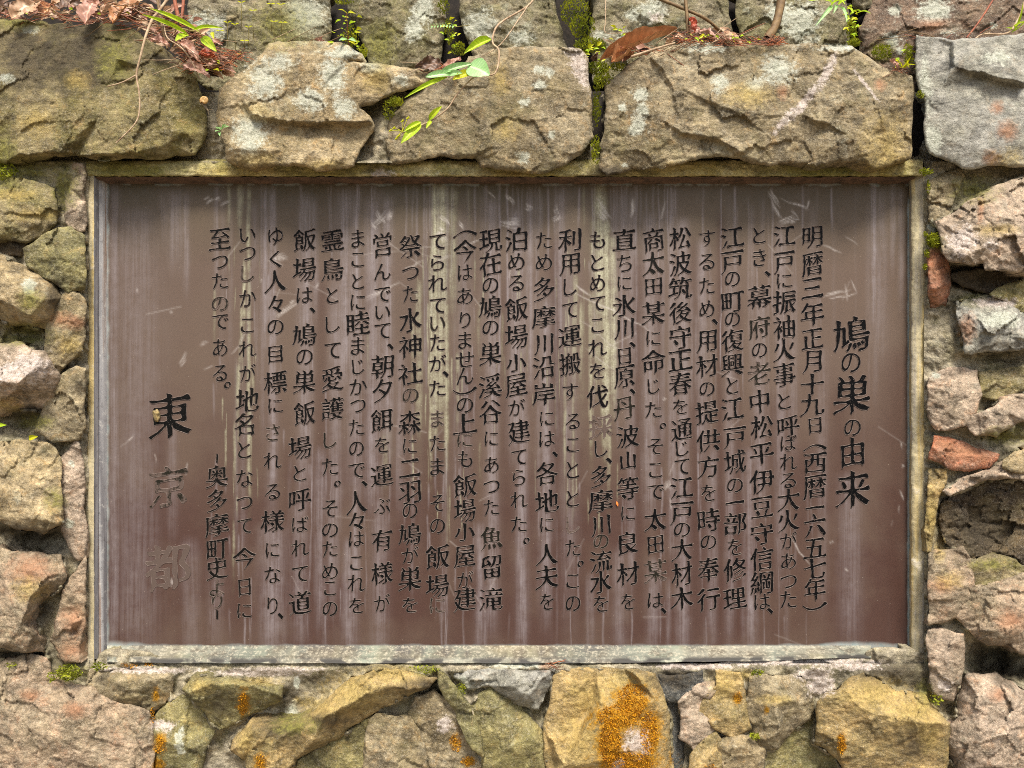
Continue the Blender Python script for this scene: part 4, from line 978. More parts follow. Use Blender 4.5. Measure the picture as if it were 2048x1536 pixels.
c = t.mix(t.rng(bgn, .42, .55), lin(124,114,88), lin(118,124,108))
c = t.mix(t.rng(va_, .46, .66, 0, .6), c, lin(150,149,136))
bx_ = t.noise(t.coords((1, .2, .2), False), 7, 4, .65)
dm = t.math('MULTIPLY', t.rng(bx_, .42, .54), t.rng(va_, .36, .62, 1, .3))
c = t.mix(t.math('MULTIPLY', dm, .85), c, lin(66,64,66))
c = t.mix(t.math('MULTIPLY', t.rng(n, .50, .62), .75), c, lin(78,70,58))
c = t.mix(t.math('MULTIPLY', t.rng(t.noise(co, 150, 5, .75), .5, .62), .5), c, lin(190,182,160))
c = t.mix(t.attr('foot'), c, lin(52,50,46))
t.l(c, t.b.inputs['Base Color']); t.b.inputs['Roughness'].default_value = 0.7
t.l(t.bump(va_, .4, .002), t.b.inputs['Normal']); EDGH = t.m

s37 = (CAM_D - 0.037) / CAM_D
xl = (188 - 1024) / 1000 * s37
tt = np.linspace(350, 1318, 330); ks = np.array([0, .06, .15, .25, .36, .44, .46, .50, .54, .57, .7, .85, 1.0])
T, K = np.meshgrid(tt, ks, indexing='ij'); T = T.ravel(); K = K.ravel()
dd = 0.037 * (1 - K)
groove = np.exp(-((K - .5) / .035) ** 2) * 2.5
xx = xl + (0.8 * fbm(T / 60, K * 3, 81, 3) - groove + 3.0 * sstep(.56, .6, K) + 3.5 * K ** 3) / 1000
s_ = (CAM_D - dd) / CAM_D
i = np.arange(len(tt) * len(ks)).reshape(len(tt), len(ks))
q = np.stack([i[:-1, :-1].ravel(), i[:-1, 1:].ravel(), i[1:, 1:].ravel(), i[1:, :-1].ravel()], 1)
mesh_obj('side_edge', np.stack([xx, -dd, CAM_H + (768 - T) / 1000 * s_], 1), q, EDGV, plaque, True)

def sill_prof(T):
    return None
tt = np.linspace(214, 1742, 520)
low = 1326.5 - 4 * sstep(1150, 1500, tt) - 7 * sstep(1500, 1700, tt) - 2 * sstep(360, 250, tt) + 1.2 * fbm(tt / 60, tt * 0, 84, 3)
prf = [(0.0, 1.0), (0.10, 5.0), (0.16, 7.0), (0.5, 24.0), (0.62, 30.0), (0.66, 33.5), (0.9, 41.0), (0.97, 43.0), (1.0, 43.5), (1.01, 42.0), (1.015, 20.0)]
pv = []
for a, b in zip(prf[:-1], prf[1:]):
    for k in range(3): pv.append((a[0] + (b[0] - a[0]) * k / 3, a[1] + (b[1] - a[1]) * k / 3))
pv.append(prf[-1]); pv = np.array(pv)
T, K = np.meshgrid(np.arange(len(tt)), np.arange(len(pv)), indexing='ij'); T = T.ravel(); K = K.ravel()
top = 1291.0
yy = top + (low[T] - top) * pv[K, 0]
dd = (pv[K, 1] + 0.8 * fbm(tt[T] / 50, pv[K, 0] * 4, 85, 3)) / 1000
i = np.arange(len(tt) * len(pv)).reshape(len(tt), len(pv))
q = np.stack([i[:-1, :-1].ravel(), i[:-1, 1:].ravel(), i[1:, 1:].ravel(), i[1:, :-1].ravel()], 1)
# dark blotches on the lower lip of the sill
foot = sstep(.55, .85, pv[K, 0]) * sstep(.38, .54, .5 + .9 * fbm(tt[T] / 46, pv[K, 0] * 1.5, 86, 3))
mesh_obj('bottom_sill', Wn(tt[T], yy, dd), q, EDGH, plaque, True, {'foot': foot})

# ---------------------------------------------------------------- the inscription
# scale and offset of the rows: 'A' rows were measured from the top half, 'B' rows from the lower half
KA, KB = 3.839, 3.746
def rowA(v): return 440 + v / KA
def rowB(v): return 830 + v / KB
COLS = [
 (1625, 1630, '明130 暦340 三525 年725 正915 月1090 十1265 九1425', '日82 （248 西362 暦540 一693 六832 五1000 七1150 年1310 ）1432'),
 (1569, 1577, '江125 戸325 に470 振635 袖825 火1000 事1190 と1395', '呼85 ば210 れ355 る490 大640 火795 が940 あ1095 つ1250 た1385'),
 (1519, 1524, 'と122 き290 、410 幕590 府830 の1003 老1180 中1395', '松95 平290 伊505 豆690 守893 信1085 綱1260 は1400 、1465'),
 (1465, 1470, '江138 戸322 の455 町625 の765 復930 興1115 と1275 江1455', '戸170 城350 の530 一655 部820 を990 修1165 理1375'),
 (1414, 1417, 'す140 る320 た508 め682 、780 用930 材1120 の1300 提1480', '供195 方395 を585 時785 の955 奉1160 行1385'),
 (1361, 1364, '松145 波335 筑525 後715 守905 正1080 春1260 を1435', '通110 じ255 て385 江548 戸735 の862 大1015 材1190 木1375'),
 (1307, 1311, '商160 太340 田515 某715 に910 命1090 じ1280 た1460', '。80 そ235 こ415 で575 太790 田975 某1170 は1390 、1465'),
 (1249, 1256, '直155 ち335 に490 氷660 川835 、955 日1050 原1200 、1315 丹1450', '波160 山340 等550 に740 良965 材1190 を1400'),
 (1195, 1202, 'も155 と330 め485 て640 こ810 れ985 を1160 伐1360', '採90 し255 、340 多465 摩650 川830 の950 流1100 水1255 を1415'),
 (1140, 1146, '利155 用340 し520 て690 運895 搬1110 す1320', 'る48 こ225 と415 と630 し825 た1000 。1112 こ1245 の1415'),
 (1088, 1094, 'た160 め325 多535 摩750 川955 沿1135 岸1340', 'に30 は180 、292 各445 地645 に825 人1050 夫1220 を1400'),
 (1033, 1038, '泊155 め320 る485 飯685 場895 小1100 屋1270 が1440', '建130 て315 ら470 れ640 た820 。940'),
 (981, 983, '現160 在345 の505 鳩665 の830 巣1030 溪1275 谷1480', 'に180 あ375 つ540 た695 魚925 留1145 滝1385'),
 (930, 930, '（110 今240 は405 あ585 り770 ま925 せ1070 ん1200 ）1310 の1425', '上70 に190 も330 飯530 場715 小880 屋1060 が1235 建1385'),
 (875, 875, 'て165 ら330 れ490 て655 い800 た945 が1100 、1180 た1295', 'ま30 た215 ま390 そ660 の835 飯1065 場1280 に1430'),
 (821, 820, '祭205 つ410 た570 水770 神975 社1185 の1350', '森60 に235 二400 羽580 の720 鳩890 が1050 巣1230 を1425'),
 (765, 764, '営195 ん400 で570 い715 て850 、970 朝1130 夕1315', '餌45 を225 運455 ぶ685 有945 様1190 が1410'),
 (716, 713, 'ま145 こ305 と475 に635 睦795 ま970 じ1130 か1285 つ1430', 'た95 の255 で415 、512 人660 々795 は930 こ1110 れ1265 を1430'),
 (665, 660, '霊160 鳥385 と580 し805 て1000 愛1225 護1450', 'し190 た390 。512 そ700 の865 た1005 め1170 こ1300 の1455'),
 (609, 600, '飯155 場380 は580 、690 鳩880 の1055 巣1245 飯1485', '場245 と440 呼635 ば820 れ1000 て1190 道1410'),
 (551, 545, 'ゆ125 く300 人475 々645 の825 目1035 標1250 に1430', 'さ130 れ345 る575 様800 に1015 な1200 り1430 、1505'),
 (495, 489, 'い120 つ260 し415 か605 こ810 れ995 が1175 地1380', '名75 と265 な475 つ660 て830 今1075 日1295 に1470'),
 (440, 440, '至150 つ325 た470 の645 で780 あ980 る1175 。1265', ''),
 (434, 434, '', '|325 奥465 多645 摩830 町1005 史1155 よ1295 り1395 |1495'),
]
COLS2 = []
for xa, xb, a, b in COLS:
    L = []
    for part, f, x in ((a, rowA, xa), (b, rowB, xb)):
        for tok in part.split():
            L.append((tok[0], x, f(float(tok[1:]))))
    COLS2.append(L)
KANA_SMALL = set('にはがをばじ')
def em_of(ch):
    if ch in '、。': return 40
    if ch in '（）': return 50
    if ch == '|': return 30
    if '\u3040' <= ch <= '\u309f':
        return 39 if ch not in KANA_SMALL else 37
    return {'一': 42, '日': 38, '田': 40, '目': 40, '小': 40, '川': 43, '山': 40, '々': 42}.get(ch, 48)
TITLE = [('鳩',1703,668,75),('の',1702,726,50),('巣',1704,790,80),('の',1705,856,44),('由',1705,906,62),('来',1706,979,74)]
SIGN = [('東',340,833,90),('京',337,975,84),('都',336,1137,92)]

# outlines come from the typeface built into Blender, then get brush-like stroke ends
chars = sorted({c for L in COLS2 for c, _, _ in L if c != '|'} | {c[0] for c in TITLE + SIGN})
VERT = {'（': '\ufe35', '）': '\ufe36'}
tmp = {}
for ch in chars:
    cu = bpy.data.curves.new('glyph', 'FONT'); cu.body = VERT.get(ch, ch)
    ob = bpy.data.objects.new('glyph', cu); COL.objects.link(ob); tmp[ch] = ob
dg = bpy.context.evaluated_depsgraph_get(); dg.update()
def contours(ob):
    cv = ob.to_curve(dg)
    out = []
    for s in cv.splines:
        bp = s.bezier_points; n = len(bp); pts = []
        for i in range(n):
            a, b = bp[i], bp[(i + 1) % n]
            p0, p1, p2, p3 = a.co, a.handle_right, b.handle_left, b.co
            straight = (p1 - p0).cross(p3 - p0).length < 2e-4 and (p2 - p0).cross(p3 - p0).length < 2e-4
            k = 1 if straight else 6
            for j in range(k):
                u = j / k
                q = p0 * (1 - u) ** 3 + p1 * 3 * u * (1 - u) ** 2 + p2 * 3 * u * u * (1 - u) + p3 * u ** 3
                if not pts or (abs(pts[-1][0] - q.x) + abs(pts[-1][1] - q.y)) > 1e-5: pts.append((q.x, q.y))
        if len(pts) > 2: out.append(np.array(pts))
    ob.to_curve_clear()
    return out
def area(p):
    return 0.5 * np.sum(p[:, 0] * np.roll(p[:, 1], -1) - np.roll(p[:, 0], -1) * p[:, 1])
def brush(cs, kana, seed):
    """square stroke ends of the typeface -> slanted, pointed or flared brush ends; uprights thicker than levels"""
    if not cs: return cs
    sgn = np.sign(area(max(cs, key=lambda p: abs(area(p)))))
    res = []
    for p in cs:
        p = p.copy() if sgn > 0 else p[::-1].copy()          # ink on the left of the path
        n = len(p)
        e = np.roll(p, -1, 0) - p
        L = np.hypot(e[:, 0], e[:, 1])
        q = p.copy()
        for i in range(n):
            if not (0.035 < L[i] < 0.105) or n < 4: continue
            a, b = e[i - 1], e[(i + 1) % n]
            t_ = e[i] / L[i]
            if L[i - 1] < 0.05 or L[(i + 1) % n] < 0.05: continue
            c1 = (a[0] * e[i][1] - a[1] * e[i][0]) / (L[i - 1] * L[i]); c2 = (e[i][0] * b[1] - e[i][1] * b[0]) / (L[(i + 1) % n] * L[i])
            if c1 < 0.6 or c2 < 0.6: continue                # both corners convex: a stroke end
            o = np.array([t_[1], -t_[0]])                    # pointing out of the stroke
            j = (i + 1) % n; mid = (p[i] + p[j]) / 2; w = L[i]
            if o[0] > 0.75:                                   # right end of a level stroke: shoulder
                up = i if p[i][1] > p[j][1] else j
                q[up] = q[up] + np.array([-0.01, 0.030]); lo = j if up == i else i
                q[lo] = q[lo] + np.array([0.022, -0.008])
            elif o[0] < -0.75:                                # left start: slanted entry
                up = i if p[i][1] > p[j][1] else j; lo = j if up == i else i
                q[up] = q[up] + np.array([-0.022, 0.012]); q[lo] = q[lo] + np.array([0.022, 0.0])
            elif o[1] > 0.75:                                 # top start of an upright
                lf = i if p[i][0] < p[j][0] else j
                q[lf] = q[lf] + np.array([-0.022, 0.026]); rt = j if lf == i else i; q[rt] = q[rt] + np.array([0.010, -0.006])
            elif o[1] < -0.75:                                # foot of an upright: rounded point
                lf = i if p[i][0] < p[j][0] else j; rt = j if lf == i else i
                q[lf] = q[lf] + np.array([0.012, -0.030]); q[rt] = q[rt] + np.array([-0.004, 0.018])
            elif o[0] < 0 and o[1] < 0:                       # left falling: sharp point
                q[i] = mid + (p[i] - mid) * 0.12 + o * 0.035; q[j] = mid + (p[j] - mid) * 0.12 + o * 0.035
            elif o[0] > 0 and o[1] < 0:                       # right falling: flared foot
                lo = i if p[i][1] < p[j][1] else j; up = j if lo == i else i
                q[lo] = q[lo] + np.array([0.030, -0.030]); q[up] = q[up] + np.array([0.055, 0.0])
            else:
                q[i] = mid + (p[i] - mid) * 0.6 + o * 0.02; q[j] = mid + (p[j] - mid) * 0.6 + o * 0.02
        # resample
        pts = []
        for i in range(n):
            a, b = q[i], q[(i + 1) % n]
            ln = np.hypot(*(b - a)); k = max(1, int(ln / 0.028))
            dr = (b - a) / (ln + 1e-9); ot = np.array([dr[1], -dr[0]])
            for m in range(k):
                u = m / k; ex = 0.0
                if ln > 0.16:
                    if abs(dr[0]) > 0.9:                      # level stroke: heavy at its right end, light in the middle
                        ux = u if dr[0] > 0 else 1 - u
                        ex = -0.010 + 0.024 * ux ** 5 + 0.012 * (1 - ux) ** 6
                    elif abs(dr[1]) > 0.9:                    # upright: heavy at its head and foot
                        uy = u if dr[1] > 0 else 1 - u
                        ex = -0.008 + 0.018 * uy ** 3 + 0.012 * (1 - uy) ** 4
                pts.append(a + (b - a) * u + ot * ex)
        p = np.array(pts)
        for _ in range(1):
            p = 0.5 * p + 0.25 * (np.roll(p, 1, 0) + np.roll(p, -1, 0))
        tg = np.roll(p, -1, 0) - np.roll(p, 1, 0); l_ = np.hypot(tg[:, 0], tg[:, 1]) + 1e-9
        nrm = np.stack([tg[:, 1], -tg[:, 0]], 1) / l_[:, None]
        w = (0.004 if kana else 0.016) * np.abs(nrm[:, 0]) - 0.001 * np.abs(nrm[:, 1])
        yr = p[:, 1]; dg_ = 2 * nrm[:, 0] * nrm[:, 1]; kk_ = 0.5 if kana else 1.0
        w = w + kk_ * np.clip(-dg_, 0, 1) * (-0.024 + 0.042 * np.clip(yr, -.1, .9)) + kk_ * np.clip(dg_, 0, 1) * (0.022 - 0.042 * np.clip(yr, -.1, .9))
        w = w + 0.021 * fbm(p[:, 0] * 4.5, p[:, 1] * 4.5, seed, 2)
        p = p + nrm * w[:, None]
        y = p[:, 1] + 0.026 * fbm(p[:, 0] * 1.7 + 4, p[:, 1] * 1.7, seed + 19, 2) + 0.14 * (p[:, 0] - 0.5) * (0.5 if kana else 1.0)
        x = p[:, 0] - 0.02 * (p[:, 1] - 0.4) + 0.030 * fbm(p[:, 1] * 1.6, p[:, 0] * 1.6, seed + 9, 2)
        res.append(np.stack([x, y], 1))
    return res
GL = {}
for k, ch in enumerate(chars):
    cs = brush(contours(tmp[ch]), '\u3040' <= ch <= '\u309f', 900 + k)
    allp = np.concatenate(cs)
    c0 = (allp.min(0) + allp.max(0)) / 2
    cs = [c - c0 for c in cs]
    # each island (an outer contour with its holes) is filled on its own
    flat = [Vector((float(a), float(b))) for c in cs for a, b in c]
    ed, base = [], 0
    for c in cs:
        m_ = len(c); ed += [(base + i, base + (i + 1) % m_) for i in range(m_)]; base += m_
    vo, _, fo, _, _, _ = delaunay_2d_cdt(flat, ed, [], 0, 1e-5)
    VO = np.array([(v.x, v.y) for v in vo]); FO = np.array([tuple(f) for f in fo if len(f) == 3], dtype=np.int64)
    cen = VO[FO].mean(axis=1)
    wind = np.zeros(len(cen), dtype=int)
    for c in cs:
        for i in range(len(c)):
            x0_, y0_ = c[i]; x1_, y1_ = c[(i + 1) % len(c)]
            if y0_ == y1_: continue
            hit = ((y0_ <= cen[:, 1]) != (y1_ <= cen[:, 1])) & (cen[:, 0] < x0_ + (cen[:, 1] - y0_) * (x1_ - x0_) / (y1_ - y0_))
            wind += np.where(hit, 1 if y1_ > y0_ else -1, 0)
    tri = FO[wind != 0]; cs2 = cs
    GL[ch] = (cs2, np.array(tri, dtype=np.int64), VO)
for ob in tmp.values():
    cu = ob.data; bpy.data.objects.remove(ob); bpy.data.curves.remove(cu)
bar = np.array([(-.06, -.26), (.06, -.30), (.09, .24), (-.05, .30)])
GL['|'] = ([bar], np.array([(0, 1, 2), (0, 2, 3)]), bar)

# black paint sunk in the letters, worn off here and there
t = NT('letter_paint'); co = t.coords(rand=False)
n = t.noise(co, 55, 5, .7); n2 = t.noise(co, 260, 4, .7)
lo = t.attr('loss')
w = t.rng(t.math('ADD', lo, t.math('MULTIPLY', t.math('SUBTRACT', n, .5), 1.5)), .42, .56)
pt = t.mix(t.rng(n2, .4, .7), (0.0018,0.0018,0.0024,1), (0.007,0.007,0.007,1))
pt = t.mix(t.rng(lo, .0, .45, 0, .7), pt, lin(40,38,31))
c = t.mix(w, pt, lin(86,74,68))
c = t.mix(t.rng(t.noise(co, 420, 2, .6), .66, .70, 0, .7), c, lin(130,120,112))
t.l(c, t.b.inputs['Base Color']); t.b.inputs['Roughness'].default_value = 0.5
t.b.inputs['Specular IOR Level'].default_value = 0.06
PAINT = t.m
t = NT('letter_rim'); co = t.coords(rand=False)  # highlight of the engraved edges put into a lighter bronze colour
t.l(t.mix(t.rng(t.noise(co, 60, 4, .6), .4, .65), lin(92,78,72), lin(142,128,120)), t.b.inputs['Base Color'])
t.b.inputs['Roughness'].default_value = 0.4; t.b.inputs['Metallic'].default_value = 0.2
RIM = t.m
LOSS = {}
def loss_of(ch, x, y):
    base = -0.10
    if x < 960: base = 0.03
    if x < 520: base = 0.10
    for lx, ly, v in [(1519,656,.30),(1519,747,.38),(1311,1142,.42),(1249,818,.34),(983,1077,.30),(1146,1050,.6),(1202,854,.62),(930,881,.40),(875,1212,.45),(875,838,.45),(875,648,.35),(1202,1084,.35),(551,865,.35),(495,548,.5),(440,608,.42),(434,1176,.45),(434,1202,.42),(336,1137,1.2),(337,975,.50),(340,833,.06),(1307,528,.18),(1166,1050,.3),(820,792,.4),(660,881,.3)]:
        if abs(x - lx) < 14 and abs(y - ly) < 14: base = v
    return base

def letters(name, L, label=None):
    """one mesh for a line of writing: sunken paint with a raised rim round it, edge highlight put into its colour"""
    V, F, A, mi = [], [], [], []
    off = 0
    lr = random.Random(hash(name) % 97 + len(L) * 7 + int(L[0][1]))
    def add(px, py, d, faces, ls, m):
        nonlocal off
        V.append(Wn(px, py, d)); F.extend([tuple(int(i) + off for i in f) for f in faces]); A.append(np.full(len(px), ls)); mi.extend([m] * len(faces)); off += len(px)
    for ch, x, y, em in L:
        if ch == '、': x += 16; y += 1
        elif ch == '。': x += 15; y += 1
        cs, tri, VO = GL[ch]
        sx = em * lr.uniform(.92, 1.04); sy = em * lr.uniform(.96, 1.07)
        rot = R(lr.uniform(-2.5, 2.5)); cr_, sr_ = math.cos(rot), math.sin(rot)
        ls = loss_of(ch, x, y)
        P = [np.stack([x + (c[:, 0] * sx) * cr_ - (c[:, 1] * sy) * sr_, y - (c[:, 0] * sx) * sr_ - (c[:, 1] * sy) * cr_], 1) for c in cs]
        al = np.stack([x + (VO[:, 0] * sx) * cr_ - (VO[:, 1] * sy) * sr_, y - (VO[:, 0] * sx) * sr_ - (VO[:, 1] * sy) * cr_], 1)
        add(al[:, 0], al[:, 1], np.full(len(al), 0.0006), tri, ls, 0)
        for c in P:
            tg = np.roll(c, -1, 0) - np.roll(c, 1, 0); l_ = np.hypot(tg[:, 0], tg[:, 1]) + 1e-9
            nr = np.stack([tg[:, 1], -tg[:, 0]], 1) / l_[:, None]
            nr = -nr                                        # photo rows run downward: outward is the other side
            n = len(c)
            rows = [(0.9, 0.0002), (0.35, 0.0010), (-0.45, 0.0003)]  # lip shaped to catch light as the walls of engraved letters do
            px = np.concatenate([c[:, 0] + nr[:, 0] * o for o, _ in rows]); py = np.concatenate([c[:, 1] + nr[:, 1] * o for o, _ in rows])
            dd = np.concatenate([np.full(n, d) for _, d in rows])
            k = np.arange(n); kn = np.roll(k, -1)
            fs = np.concatenate([np.stack([k, kn, kn + n, k + n], 1), np.stack([k + n, kn + n, kn + 2 * n, k + 2 * n], 1)])
            add(px, py, dd, fs.tolist(), ls, 1)
    v = np.concatenate(V)
    o = mesh_obj(name, v, F, PAINT, plaque, False, {'loss': np.concatenate(A)})
    o.data.materials.append(RIM)
    o.data.polygons.foreach_set('material_index', np.array(mi, dtype=np.int32))
    o.data.update()
    if label: o['label'] = label
    return o
for c_ in TITLE: letters('title_character', [c_])
for L in COLS2:
    letters('inscription_line', [(c, x, y, em_of(c)) for c, x, y in L])
for c_, lb in zip(SIGN, ('black signature character beside a tan mud spot', 'signature character with most of its paint lost', 'signature character with no paint left')): letters('signature_character', [c_], lb)
# an old nest mark of mud stuck beside the first signature character
build_stone('mud_spot', 5, [(305,822),(310,818),(316,819),(320,826),(321,836),(316,844),(308,843),(304,833)], [(312,829,3),(313,838,2)], 'ochre', plaque, edge=-2, rnd=2, rough=0.35, back=6, step=1.5)

# ---------------------------------------------------------------- plants, moss, dead leaves
def tube(pts, r0, r1, sides=6, sub=4):
    """tapered tube through points (x, y, d) given in photo position and metres in front of the plaque"""
    P = [Vector(W(*p)) for p in pts]
    # Catmull-Rom
    Q = []
    for i in range(len(P) - 1):
        a, b, c, d = P[max(i - 1, 0)], P[i], P[i + 1], P[min(i + 2, len(P) - 1)]
        for k in range(sub):
            u = k / sub
            Q.append(0.5 * ((2 * b) + (c - a) * u + (2 * a - 5 * b + 4 * c - d) * u * u + (3 * b - a - 3 * c + d) * u ** 3))
    Q.append(P[-1])
    V, F = [], []
    for i, q in enumerate(Q):
        t_ = (Q[min(i + 1, len(Q) - 1)] - Q[max(i - 1, 0)]).normalized()
        s = t_.cross(Vector((0.1, 1, 0.2))).normalized(); u_ = s.cross(t_)
        r = (r0 + (r1 - r0) * i / (len(Q) - 1)) * random.uniform(.88, 1.14)
        for k in range(sides):
            a = k / sides * 6.2832
            V.append(q + (s * math.cos(a) + u_ * math.sin(a)) * r)
    for i in range(len(Q) - 1):
        for k in range(sides):
            k2 = (k + 1) % sides
            F.append((i * sides + k, i * sides + k2, (i + 1) * sides + k2, (i + 1) * sides + k))
    return [tuple(v) for v in V], F

VEIN = []
def blade(p0, p1, w, curl=0.25, sag=0.06, seed=0, tip=1.0, nu=9, nv=4, twist=0.0, side=None, crump=0.0):
    """leaf from base to tip: (x, y, d); width in photo pixels; curl lifts the edges"""
    a, b = Vector(W(*p0)), Vector(W(*p1))
    ax = b - a; L = ax.length; ax.normalize()
    nrm = Vector((0.05, -1, 0.15)) if side is None else Vector(side)
    s = ax.cross(nrm).normalized(); up = s.cross(ax).normalized()
    rr = random.Random(seed)
    V, F = [], []
    VEIN.clear()
    cp = [rr.uniform(0, 6.28) for _ in range(4)]
    for i in range(nu + 1):
        u = i / nu
        ww = (math.sin(math.pi * min(1, u ** 0.75 * 0.97 + 0.015)) ** 0.85) * w / 1000.0 * 0.5
        if tip < 1: ww = max(ww, w / 1000 * 0.5 * (1 - u) ** 0.5 * (1 - tip)) if u < .9 else ww
        th = twist * u
        s2 = s * math.cos(th) + up * math.sin(th); u2 = up * math.cos(th) - s * math.sin(th)
        mid = a + ax * (L * u) + up * (-sag * L * math.sin(math.pi * u) * -1) 
        for j in range(-nv, nv + 1):
            v = j / nv
            bulge = curl * abs(v) ** 1.4 * ww * 2 + (0.0007 * math.sin(u * 26 + abs(v) * 4) if w > 14 else 0)
            if crump: bulge += crump * (.0022 * math.sin(7 * u + 2.5 * v + cp[0]) + .0014 * math.sin(15 * u - 4 * v + cp[1]) + .0009 * math.sin(27 * u + 7 * v + cp[2])); 
            edge_ = 1 + (crump * .22 * (math.sin(19 * u + cp[3]) * math.sin(31 * u + cp[1])) if abs(v) == 1 else 0)
            VEIN.append((abs(v), u)); V.append(tuple(mid + s2 * (v * ww * edge_) + u2 * (bulge + rr.uniform(-1, 1) * 0.0002)))
    m = 2 * nv + 1
    for i in range(nu):
        for j in range(m - 1):
            F.append((i * m + j, i * m + j + 1, (i + 1) * m + j + 1, (i + 1) * m + j))
    return V, F, list(VEIN)

def leaf_mat(name, c1, c2, trans=0.3, rough=0.5, scale=60):
    t = NT(name); co = t.coords()
    n = t.noise(co, scale, 5, .65); f = t.noise(co, 320, 4, .7)
    c = t.mix(t.rng(n, .35, .65), c1, c2)
    c = t.mix(t.rng(f, .55, .8, 0, .5), c, tuple(v * 0.5 for v in c1[:3]) + (1,))
    ve, al = t.attr('vein'), t.attr('along')
    sv_ = t.math('SINE', t.math('SUBTRACT', t.math('MULTIPLY', al, 62.0), t.math('MULTIPLY', ve, 7.0)))
    on = t.rng(al, 0.0, 0.02)
    c = t.mix(t.math('MULTIPLY', on, t.rng(sv_, -1, 1, 0, .38)), c, tuple(v * 0.42 for v in c1[:3]) + (1,))
    c = t.mix(t.math('MULTIPLY', on, t.rng(ve, .04, .14, .6, 0)), c, tuple(min(1, v * 1.7 + .05) for v in c1[:3]) + (1,))
    t.l(c, t.b.inputs['Base Color']); t.b.inputs['Roughness'].default_value = rough
    t.l(t.bump(f, .3, .0006), t.b.inputs['Normal'])
    out = t.t.nodes['Material Output']; tr = t.n('BsdfTranslucent'); t.l(c, tr.inputs['Color'])
    mx = t.n('MixShader'); mx.inputs[0].default_value = trans
    t.l(t.b.outputs[0], mx.inputs[1]); t.l(tr.outputs[0], mx.inputs[2]); t.l(mx.outputs[0], out.inputs[0])
    return t.m
LM = {
 'lime':  leaf_mat('young_lime_leaf', lin(196,220,40), lin(160,196,30), .35),
 'pale':  leaf_mat('pale_green_leaf', lin(176,216,150), lin(150,200,120), .25, .35),
 'yellow':leaf_mat('yellow_green_leaf', lin(216,214,30), lin(180,186,24), .35),
 'brown': leaf_mat('dead_brown_leaf', lin(192,138,92), lin(148,100,62), .15),
 'tan':   leaf_mat('dead_tan_leaf', lin(212,182,150), lin(176,132,98), .15),
 'pinkl': leaf_mat('dead_pinkish_leaf', lin(196,152,130), lin(150,108,90), .15),
 'dark':  leaf_mat('dead_dark_leaf', lin(118,90,70), lin(78,58,44), .1),
 'redl':  leaf_mat('dead_red_leaf', lin(172,76,44), lin(132,56,38), .2),
}
TWIG = plain_mat('grey_brown_twig', lin(186,164,134), .8, lin(132,106,80), 90, bumpd=.001)
STEM = plain_mat('brown_stem', lin(128,104,68), .7, lin(92,70,44), 70, bumpd=.001)
RED = plain_mat('reddish_stem', lin(150,88,58), .7, lin(112,60,42), 70)
GST = plain_mat('green_stem', lin(150,140,70), .6, lin(120,104,60), 70)

def part(name, geo, mat, parent, label=None):
    at = {'vein': [q[0] for q in geo[2]], 'along': [q[1] for q in geo[2]]} if len(geo) > 2 else None
    o = mesh_obj(name, geo[0], geo[1], mat, parent, True, at)
    if label: o['label'] = label
    return o

def plant(name, base, label, cat, group=None):
    return empty(name, W(*base), label, cat, group)

# trailing vine with pale and lime leaves, arching out in front of the coping
v = plant('trailing_vine', (1077,-20,0.02), 'thin trailing vine with pale green and lime leaves, hanging over the plain brown boulder', 'vine')
part('stem', tube([(1077,-20,.02),(1056,12,.05),(998,48,.10),(985,84,.13),(998,102,.15),(990,147,.17),(952,152,.18),(917,185,.185),(896,216,.19),(866,239,.19),(841,251,.195),(805,265,.20)], .0022, .0009), TWIG, v)
part('stem', tube([(1058,8,.05),(1036,41,.09),(1001,89,.13),(960,115,.15)], .0014, .0007), TWIG, v)
for k, (a, b, w, m, cu) in enumerate([((937,132,.185),(979,150,.20),40,'pale',.12),((879,147,.19),(947,127,.185),13,'pale',.4),((851,154,.20),(918,147,.185),13,'pale',.3),((896,154,.185),(809,196,.21),9,'lime',.5),
     ((942,145,.185),(905,160,.20),15,'yellow',.3),((982,78,.14),(928,107,.16),17,'lime',.5),((842,247,.195),(802,287,.21),17,'lime',.2),((842,244,.195),(806,264,.21),9,'lime',.4),((858,240,.19),(884,212,.20),11,'lime',.3),((863,241,.19),(852,257,.20),7,'lime',.3),((895,150,.19),(925,146,.2),12,'pale',.3)]):
    part('leaf', blade(a, b, w, cu, .05, k), LM[m], v)
for k, (x, y) in enumerate([(780,262),(787,257),(804,243),(815,237),(795,274),(792,278),(797,272)]):
    g = tube([(805,263,.2),((x + 805) / 2, (y + 264) / 2 - 2, .2),(x, y, .2)], .0005, .0005, 5, 3)
    g2 = tube([(x - 2, y + 1, .2),(x + 1, y - 1, .2),(x + 3, y - 3, .2)], .0012, .002, 6, 2)
    o_ = part('bud', ([*g[0], *g2[0]], [*g[1], *[tuple(i + len(g[0]) for i in f) for f in g2[1]]]), LM['yellow'], v)

# sprig of broad grass-like leaves at the left
v = plant('leafy_sprig', (345,90,.0), 'lime green sprig with long pointed leaves, leaning out of the dead leaves', 'plant')
part('stem', tube([(345,100,.0),(352,60,.05),(384,62,.11),(400,66,.13),(415,90,.13)], .0012, .0007), GST, v)
for k, (a, b, w, m, cu) in enumerate([((399,63,.13),(298,16,.16),9,'lime',.5),((376,69,.12),(284,29,.17),9,'lime',.5),((386,61,.13),(446,56,.17),8,'lime',.4),((376,70,.12),(351,82,.15),15,'lime',.2),((404,74,.13),(433,103,.15),17,'lime',.15),((424,64,.13),(428,78,.14),7,'yellow',.2),((400,60,.13),(412,55,.15),9,'lime',.3)]):
    part('leaf', blade(a, b, w, cu, .06, k + 30), LM[m], v)

